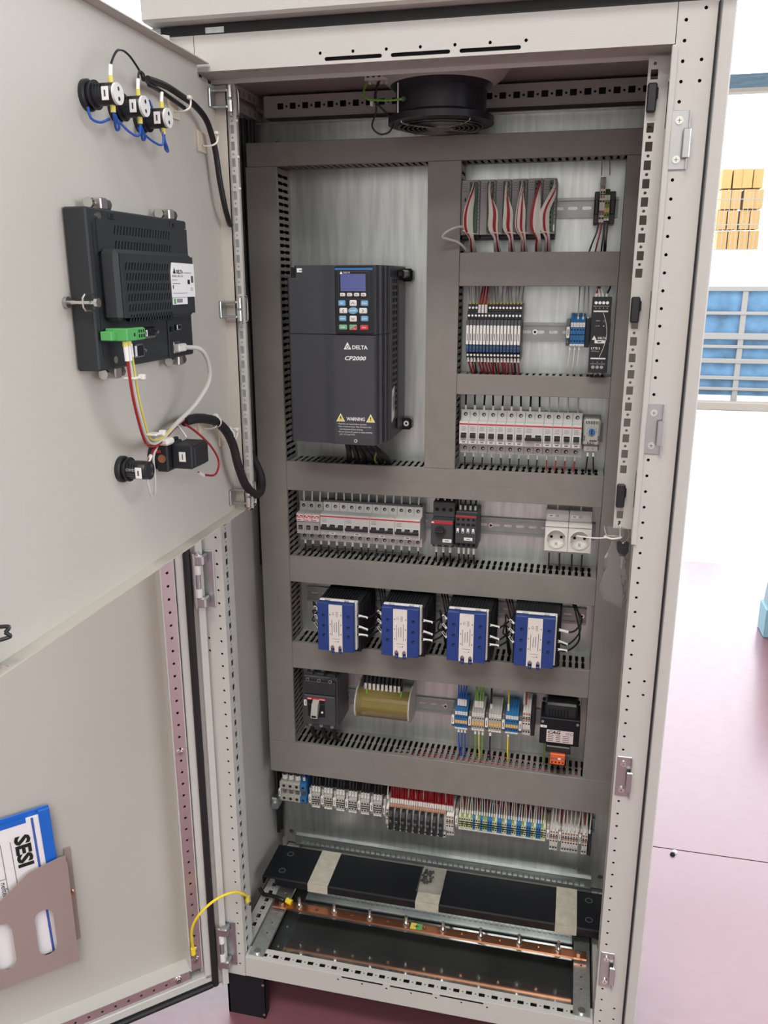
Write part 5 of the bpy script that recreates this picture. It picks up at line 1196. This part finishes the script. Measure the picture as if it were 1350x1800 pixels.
mb = MB().box(-322, -300, -40, -33, 1399, 1416, 'zinc', b=2).box(-319, -304, -40.4, -40, 1401, 1414, 'hole_dark').cyl((-301, -38, 1407), 'y', 2.6, -4, 'steel_bright', 6); mb.build('serial_port', t)
MB().box(-196, -184, -36, -33, 1427, 1435, 'zinc', b=.5).box(-194.5, -185.5, -36.3, -36, 1429, 1433.5, 'hole_dark').box(-214, -208, -35, -33, 1426, 1433, 'hole_dark').build('usb_port', t)
MB().box(-214, -196, -38, -33, 1396, 1412, 'chrome_dark', b=.6).box(-212, -198, -38.3, -38, 1398, 1410, 'hole_dark').build('network_port', t)
for y, z in ((-370, 1568), (-146, 1562), (-360, 1400)): MB().cyl((y, -31, z), 'y', 4.5, -1.5, 'steel_bright', 12).build('screw', t)
for y, z in ((-342, 1570), (-182, 1569)): MB().box(y - 6, y + 6, -32.4, -31, z - 4, z + 4, 'black_plastic', b=.6).box(y - 3, y + 3, -32.7, -32.4, z - 2, z + 2, 'hole_dark').build('clip_slot', t)
MB().box(-378, -372, -32.2, -31, 1462, 1478, 'hole_dark').build('clip_slot', t)
def clip(y, z, horiz):
    c = MB()
    if horiz:   # clamp on the top or bottom edge
        c.cyl((y - 20, -16, z), 'x', 6.5, 5, 'steel_bright', 12).cyl((y - 15, -16, z), 'x', 2.2, 34, 'zinc', 8).box(y - 6, y + 10, -25, -6, z - 7, z + 7, 'stiffener_steel', b=1.5).cyl((y + 15, -16, z), 'x', 7.5, 7, 'zinc', 8)
        c.build('clamp', t)
    else:
        c.cyl((-406, 0, z), 'y', 7, -5, 'zinc', 12).cyl((-406, -5, z), 'y', 2.4, -36, 'steel_bright', 8).cyl((-406, -40, z), 'y', 5.5, -4, 'steel_bright', 12)
        c.tube([(-388, -30, z + 9), (-412, -30, z + 9), (-414, -28, z), (-412, -30, z - 9), (-388, -30, z - 9)], 1.2, 'steel_bright', sm=2).build('clamp', t)
for y in (-345, -170): clip(y, 1584, True)
for y in (-345, -170): clip(y, 1382, True)
clip(0, 1470, False)
# wiring of the operator panel
XW = -290
w1([(XW, -374, 1424), (XW, -372, 1398), (XW - 2, -362, 1350), (XW - 10, -330, 1296), (-312, -290, 1277), (-318, -250, 1276), (-322, -195, 1288), (-328, -150, 1292)], 1.7, 'wire_red', 'red wire hanging from the green plug of the operator panel', sl=[((XW, -374, 1418), (XW, -372.5, 1400))], fe=[((XW, -374, 1426), (XW, -374, 1418))])
w1([(XW, -368, 1424), (XW, -366, 1398), (XW - 2, -355, 1350), (XW - 10, -324, 1298), (-312, -285, 1280), (-318, -248, 1279), (-322, -195, 1290), (-328, -150, 1295)], 1.9, 'wire_white', 'white wire hanging from the green plug of the operator panel', sl=[((XW, -368, 1418), (XW, -366.5, 1400))], fe=[((XW, -368, 1426), (XW, -368, 1418))])
w1([(XW, -362, 1424), (XW, -359, 1398), (XW - 2, -348, 1350), (XW - 10, -318, 1300), (-312, -280, 1284), (-318, -245, 1282), (-322, -195, 1293), (-328, -150, 1298)], 1.5, 'warn_yellow', 'yellow-green wire hanging from the green plug of the operator panel', sl=[((XW, -362, 1420), (XW, -360.5, 1404))])
for k, (y, z, s) in enumerate(((-366, 1378, 'upper'), (-324, 1300, 'lower'))): tag(MB().box(-300, -284, y - 2, y + 16, z - 1.5, z + 1.5, 'tie_white', b=1).box(-288, -280, y + 12, y + 19, z - 3, z + 4, 'tie_white', b=1).build('cable_tie'), '%s white tie on the wires hanging from the operator panel' % s, 'cable tie')
w1([(-305, -203, 1404), (-300, -190, 1403), (-290, -165, 1398), (-288, -145, 1376), (-292, -140, 1348), (-305, -160, 1318), (-318, -195, 1296), (-322, -215, 1286)], 3.3, 'ethernet_grey', 'pale grey network cable curving down from the operator panel', name='network_cable', cat='cable', n=10)
MB().box(-309, -299, -214, -190, 1398, 1409, 'socket_white', b=1.5).build('network_plug', bpy.data.objects['network_cable.001'])
w1([(-318, -252, 1275), (-312, -285, 1271), (-308, -306, 1264), (-308, -314, 1256)], 1.5, 'wire_red', 'short red wire going to the single pilot lamp', sl=[((-308, -300, 1267), (-308, -312, 1258))])
w1([(-308, -316, 1239), (-308, -312, 1225), (-312, -300, 1210), (-318, -280, 1208), (-322, -268, 1230), (-322, -268, 1258), (-322, -250, 1274)], 1.6, 'wire_white', 'white wire looping below the single pilot lamp')
w1([(-320, -170, 1288), (-316, -140, 1270), (-312, -100, 1240), (-310, -80, 1212), (-308, -100, 1196), (-306, -140, 1204), (-304, -168, 1214)], 1.7, 'wire_red', 'red wire looping out right of the black switch block', sl=[((-305, -150, 1206), (-304, -168, 1214))])
w1([(-322, -190, 1290), (-316, -190, 1282), (-308, -192, 1272)], 1.6, 'wire_white', 'short white wire entering the top of the black switch block')
tag(MB().box(-332, -308, -250, -228, 1270, 1280, 'tie_white', b=3).build('cable_tie'), 'white tie where the wires meet above the black switch block', 'cable tie')
t = on_inner('selector_switch', 'black selector switch body with a contact block, low on the inner door', 'switch', -205, 1250)
mb = MB().lathe((-20, 0, 0), 'y', [(.01, 0), (19, 0), (19, -6), (15, -7), (15, -14), (.01, -14)], 'black_plastic', 24).box(-36, 14, -30, -12, -20, 20, 'black_plastic', b=2)
mb.box(-34, 10, -26, -20, 20, 24, 'black_plastic', b=1); mb.build('switch_head', t)
mb = MB().box(-24, 26, -62, -30, -17, 18, 'relay_black', b=2).box(-22, 22, -66, -60, -14, 15, 'black_plastic', b=1); mb.build('contact_block', t)
MB().box(-24.6, -23.9, -52, -42, -6, 8, 'label_white').box(-24.8, -24.6, -48, -46.5, -3, 5, 'label_print').build('marker', t)
MB().cyl((-37, -22, 0), 'x', 6, -1.5, 'copper', 14).box(-37, -36, -20, -14, 8, 12, 'breaker_red').build('indicator', t)
# braided conduit between inner door and cabinet
bp = [(-326, -160, 1290), (-322, -130, 1290), (-320, -95, 1284), (-320, -60, 1274), (-320, -22, 1252), (-318, 0, 1222), (-316, 12, 1186), (-314, 36, 1146), (-314, 78, 1118), (-318, 118, 1116), (-326, 142, 1136), (-338, 138, 1170), (-354, 120, 1216), (-368, 112, 1262), (-378, 125, 1300), (-384, 150, 1350)]
w1(bp, 7.6, 'braid_black', 'thick black braided conduit drooping from the inner door into the cabinet', name='conduit', cat='conduit', n=14)
for k, (y, z) in enumerate(((-60, 1274), (-8, 1244))): tag(place(MB().lathe((0, 0, 0), 'y', [(8.6, -2), (9.4, -1.5), (9.4, 1.5), (8.6, 2)], 'tie_white', 18).box(-3, 3, -3, 3, 8, 13, 'tie_white', b=1).build('cable_tie'), -320, y, z), 'white tie around the braided conduit, the one %s the hinge edge' % ('farther from', 'nearer to')[k], 'cable tie')
# dark cables falling behind the left post
for k, (x, y) in enumerate(((-392, 318), (-390, 331), (-396, 300))):
    w1([(x, y, 1790), (x, y + 3, 1500), (x + 2, y, 1300), (x, y + 4, 900), (x + 1, y + 4, 400), (x + 3, y + 6, 300), (x + 2, y + 5, 210)][:7 if k < 2 else 4], 5, 'wire_black', '%s black cable running down the left wall of the cabinet' % ('thick middle', 'rear', 'front')[k], name='cable', cat='cable', n=8)

# ------------------------------------------------------------------ outer door: pocket, folder, earth lead
def on_outer(name, label, cat): return thing(name, label, cat, (-403, -25, 0), math.radians(43))
t = on_outer('document_pocket', 'brownish metal document pocket with two oval windows on the outer door', 'document pocket')
ft = [(-256, 262), (-256, 493), (-266, 493), (-320, 481), (-371, 442), (-449, 442), (-500, 481), (-554, 493), (-564, 493), (-564, 262)]
def win(u): return oval(-u - 16, -u + 16, 297, 396, 7)
pm = [Vector((p[0], p[1], 0)) for p in ft]; wn = [win(304), win(374), win(446), win(516)]
al = ft + sum(wn, [])
tri_ = tessellate_polygon([pm] + [[Vector((p[0], p[1], 0)) for p in w_] for w_ in wn])
mb = MB()
for y in (18.6, 20.2): mb.add([(p[0], y, p[1]) for p in al], [list(f_) for f_ in tri_], 'pocket_metal')
def rim(P): n = len(P); mb.add([(p[0], y, p[1]) for y in (18.6, 20.2) for p in P], [[k, (k + 1) % n, n + (k + 1) % n, n + k] for k in range(n)], 'pocket_metal')
rim(ft)
for w_ in wn: rim(w_)
mb.build('front_sheet', t)
mb = MB().box(-256, -254.4, 18.6, 43, 262, 480, 'pocket_metal').box(-565.6, -564, 18.6, 43, 262, 480, 'pocket_metal').box(-564, -256, 18.6, 43, 260.4, 262, 'pocket_metal').box(-256, -244, 41, 43, 288, 492, 'pocket_metal', b=.6).box(-576, -564, 41, 43, 288, 492, 'pocket_metal'); mb.build('side_flange', t)
MB().cyl((-250, 41, 400), 'y', 5.5, -4, 'steel_bright', 6).cyl((-250, 37, 400), 'y', 3, -6, 'copper', 10).build('nut', t)
t = on_outer('folder', 'blue plastic folder with white sheets standing in the document pocket', 'folder')
R_ = Matrix.Translation((-268, 0, 420)) @ Matrix.Rotation(math.radians(-1.5), 4, 'Y')
mb = MB().box(-212, 0, 33, 36, -128, 176, 'folder_blue', b=.8, T=R_).box(-12 - 7, 0, 26, 33, -128, 174, 'folder_blue', b=.8, T=R_); mb.build('back_cover', t)
MB().box(-205, -14, 28, 32.5, -126, 165, 'paper', b=.5, T=R_).build('paper_stack', t)
MB().box(-32, -28, 27.4, 28.2, -126, 164, 'folder_stripe', T=R_).box(-210, -40, 27.4, 28.2, 158, 168, 'folder_blue', T=R_).build('cover_stripe', t)
mb = MB(R_)
def tx(s, u, z, size, **k): 
    vs, fs = glyphs(s, 'LEFT', 0, k.get('bold', 0)); sx = k.get('sx', 1)
    mb.add([R_ @ Vector((u + v[1] * size, 27.2, z - v[0] * size * sx)) for v in vs], fs, k.get('m', 'label_print'))
tx('SESI', -52, 136, 34, bold=.04, sx=1.15, m='hole_dark'); tx('Customer', -98, 112, 10); tx('| neftem', -92, 62, 13)
for u in (-70, -86): mb.box(u - .4, u + .4, 27.2, 27.4, -100, 130, 'relay_grey', T=R_)
mb.build('cover_print', t)
w1([(-434, -56, 205), (-432, -62, 228), (-424, -72, 272), (-405, -70, 308), (-380, -50, 328), (-356, -22, 326), (-344, 0, 305), (-342, 12, 288)], 2.6, 'wire_yellow', 'yellow earth lead bridging the outer door and the cabinet frame', n=9)
bpy.data.objects[[o.name for o in bpy.data.objects if o.get('label', '').startswith('yellow earth lead')][0]].name = 'earth_lead'
el = bpy.data.objects['earth_lead']
MB().cyl((-434, -57, 192), 'z', 5, 15, 'wire_yellow', 10).cyl((-342, 12, 278), 'z', 4, 12, 'wire_yellow', 10).box(-440, -430, -56, -54, 178, 194, 'zinc').cyl((-342, 14, 272), (1, -.2, 0), 4, 5, 'steel_bright', 10).build('cable_lug', el)

# ------------------------------------------------------------------ cabinet floor: copper bar, black panel, tapes, bag of screws
t = thing('copper_bar', 'copper earth bar with upright bolts across the bottom of the cabinet', 'earth bar')
hs = [circ(-240 + 80 * k, 147, 4, 10) for k in range(7)]
mb = MB().perf(lambda p: (p[0], p[1], 158 + p[2]), -340, 337, 137, 158, hs, 5, 'copper'); mb.build('bar', t)
for k in range(8):
    x = -280 + 80 * k; b_ = MB().cyl((x, 147, 148), 'z', 3.6, 38, 'steel_bright', 10).cyl((x, 147, 151), 'z', 6.8, 6, 'steel_bright', 6).build('bolt', t)
    MB().cyl((x, 147, 163.2), 'z', 7.4, 1.6, 'zinc', 14).cyl((x, 147, 165), 'z', 6.4, 6, 'steel_bright', 6).build('nut', b_)
for x in (-322, 322): MB().cyl((x, 147, 163), 'z', 6, 5, 'steel_bright', 6).cyl((x, 147, 153), 'z', 7, 5, 'black_plastic', 10).build('fixing_screw', t)
MB().box(-30, -17, 139, 156, 163.1, 163.6, 'warn_yellow').box(-17, -5, 139, 156, 163.1, 163.6, 'plug_green').box(-18, -16.6, 143, 152, 163.6, 163.8, 'hole_dark').box(-22, -12, 146.5, 148, 163.6, 163.8, 'hole_dark').build('earth_sticker', t)
w1([(-384, 175, 170), (-372, 168, 162), (-350, 160, 168), (-330, 154, 170), (-318, 152, 168)], 4.4, 'wire_black', 'black earth cable with a yellow sleeve at the left end of the copper bar', name='cable', cat='cable', n=10, fe=())
MB().tube([(-312, 152, 171), (-299, 149, 168)], 6.5, 'wire_yellow', sm=1).build('sleeve', bpy.data.objects[[o.name for o in bpy.data.objects if o.get('label', '').startswith('black earth cable')][0]])
PY = 180
t = thing('plinth_panel', 'long black plinth panel laid across the cabinet floor behind the copper bar', 'panel')
mb = MB().box(-378, 371, PY, 290, 196, 200, 'black_paint', b=1).box(-348, 364, PY - 2, PY + 1, 181, 199, 'black_paint', b=1).box(-378, 371, 287, 291, 156, 200, 'black_paint', b=1)  # back flange made deeper to block light passing under the panel
mb.box(-378, -374, PY, 290, 181, 197, 'black_paint').box(367, 371, PY, 290, 181, 197, 'black_paint'); mb.build('sheet', t)
for s in (-1, 1):
    for y in (206, 264): MB().lathe((s * 340, y, 200), 'z', [(8, 0), (8, .8), (6, .8), (6, 0)], 'relay_grey', 16).build('hole_rim', t)
for k, (a, b_, d) in enumerate(((-270, -224, 'left'), (-26, 25, 'middle'), (271, 315, 'right'))):
    tag(MB().box(a, b_, PY - 3, 291, 200.3, 202, 'tape_beige').box(a, b_, PY - 4.6, PY - 2.6, 182, 202, 'tape_beige').build('tape_band'), '%s beige packing band wrapped over the black plinth panel' % d, 'tape')
t = thing('screw_bag', 'clear bag of small black screws lying on the middle beige band', 'bag')
mb = MB(); N = 9; vs = []
for j in range(N):
    for i in range(N):
        u, v = i / (N - 1), j / (N - 1); e = min(u, 1 - u, v, 1 - v)
        vs.append((-30 + 56 * u + random.uniform(-1, 1), 206 + 82 * v + random.uniform(-1, 1), 203 + 14 * min(1, e * 4) ** .6 * (.6 + .4 * random.random())))
fs = [(j * N + i, j * N + i + 1, (j + 1) * N + i + 1, (j + 1) * N + i) for j in range(N - 1) for i in range(N - 1)]
mb.add(vs, fs, 'clear_bag'); mb.add([(p[0], p[1], 202.6) for p in vs], [f_[::-1] for f_ in fs], 'clear_bag'); mb.build('bag_film', t)
for k in range(22):
    c = (-14 + random.uniform(-9, 12), 248 + random.uniform(-18, 20), 206 + random.uniform(0, 5)); d = Vector((random.uniform(-1, 1), random.uniform(-1, 1), random.uniform(-.2, .4)))
    MB().cyl(c, d, 1.6, 9, 'hole_dark', 6).cyl(c, d, 3.2, -2, 'hole_dark', 6).build('screw', t)

# ------------------------------------------------------------------ bag and key hanging on the adapter rail
t = thing('plastic_bag', 'empty clear plastic bag tied to the right-hand inner rail and hanging down', 'bag')
mb = MB(); nz, na = 16, 14; vs = []
for j in range(nz):
    v = j / (nz - 1); z = 1112 - 132 * v
    rx = (14, 15, 13, 4, 8, 13)[j] if j < 6 else 15 + 9 * (v - .3) - 12 * max(0, v - .85) * 4
    for i in range(na):
        a = 2 * PI * i / na; k_ = 1 + .22 * math.sin(3 * a + 5 * v) + random.uniform(-.08, .08)
        vs.append((320 + 10 * v + rx * math.cos(a) * k_, 29 + rx * .32 * math.sin(a) * k_, z + 6 * math.cos(a) * v * -1))
mb.add(vs, [(j * na + i, j * na + (i + 1) % na, (j + 1) * na + (i + 1) % na, (j + 1) * na + i) for j in range(nz - 1) for i in range(na)], 'clear_bag'); mb.build('film', t)
MB().tube([(306, 29, 1095), (318, 22, 1094), (333, 30, 1095), (318, 36, 1094)], 1.5, 'tie_white', closed=True, sm=4).tube([(310, 26, 1094), (295, 24, 1093), (280, 24, 1093), (262, 26, 1094)], 1.1, 'tie_white').tube([(331, 32, 1094), (331, 38, 1104), (329, 39, 1114)], 1.6, 'tie_white').build('tie', t)
t = thing('cabinet_key', 'small black cabinet key hanging beside the clear plastic bag', 'key', (335, 31, 1078))
MB().prism([(-9, 8), (-4, 10), (0, 4), (5, 10), (10, 8), (10, -6), (5, -14), (-3, -14), (-8, -4)], 'y', -4, 4, 'black_plastic').build('key_grip', t)
MB().cyl((1, 0, -14), 'z', 3, -22, 'zinc', 10).build('key_shaft', t); MB().tube([(0, 0, 7), (9, 0, 18), (7, 0, 30), (-3, 3, 34), (-6, 0, 20)], .6, 'zinc', closed=True, n=5, sm=5).build('key_ring', t)

# ------------------------------------------------------------------ outside and hall background
t = thing('yard_fence', 'blue sheet fence with pale horizontal rails out in the yard', 'fence', (0, 9500, 0))
MB().box(-3000, 9000, 20, 40, 150, 1400, 'fence_blue').build('sheet', t)
for k, z in enumerate((225, 360, 568, 730, 870, 1120, 1408)): MB().box(-3000, 9000, -30, 15, z - (12, 18, 30, 14, 50, 14, 30)[k], z + 24, 'fence_rail', b=4).build('rail', t)
for x in range(-2500, 9000, 1150): MB().box(x, x + 60, -20, 60, 0, 1420, 'fence_rail').build('post', t)
tag(MB().box(-3000, 9000, 9300, 9460, -8, 90, 'yard_kerb', b=8).build('kerb'), 'low brownish kerb at the foot of the yard fence', 'kerb')
tag(MB().box(-3000, 9000, 11000, 11150, -8, 1870, 'logo_white').build('yard_wall'), 'plain white wall behind the blue yard fence', 'wall')
t = thing('brick_stack', 'tall stack of orange clay bricks behind the yard fence', 'brick stack', (2080, 12000, 0))
for r_ in range(11):
    for c in range(4):
        k = MB().box(0, 1, 0, 1, 0, 1, 'clay_brick') if (r_, c) == (0, 0) else None
        if k: bm = k.build('brick', t); o = bm
        else: o = bm.copy(); COL.objects.link(o)
        o.scale = (128, 300, 255); o.location = ((145 * c + (r_ % 2) * 20 + random.uniform(-12, 12)) * .001, random.uniform(-.02, .02), (275 * r_ + 5) * .001)
t = thing('mesh_fence', 'pale wire mesh panel in front of the stack of orange bricks', 'fence', (1500, 11600, 0))
mb = MB()
for k in range(28): mb.box(60 * k, 60 * k + 8, 0, 8, 1200, 2700, 'fence_rail')
for k in range(5): mb.box(0, 1660, -3, 11, 1250 + 330 * k, 1262 + 330 * k, 'fence_rail')
o = mb.build('wire_grid', t); o['kind'] = 'stuff'
for x in (1250, 1640): MB().box(x, x + 30, 0, 40, 0, 2900, 'machine_teal').build('post', t)
t = thing('machine_leg', 'teal steel machine leg standing on the floor at the right edge', 'machine leg', (1108, 2312, 0))
MB().prism([(0, 0), (160, 0), (160, 620), (52, 620), (10, 160)], 'y', 0, 120, 'machine_teal').build('upright', t)
MB().box(-4, 170, -6, 126, 0, 130, 'pale_blue', b=4).build('painted_foot', t)
for k, (x, y) in enumerate(((583, 745), (576, 733))): tag(MB().lathe((x, y, 0), 'z', [(7, 0), (6, 5), (2, 8), (.01, 8)], ('label_white', 'hole_dark')[k], 8).build('debris'), ('small white chip lying on the floor near the joint', 'small dark chip lying on the pink floor')[k], 'debris')
tag(MB().lathe((-350, -70, 0), 'z', [(4, 0), (3.5, 4), (.01, 5)], 'label_white', 8).build('debris'), 'tiny white crumb on the floor before the plinth corner', 'debris')
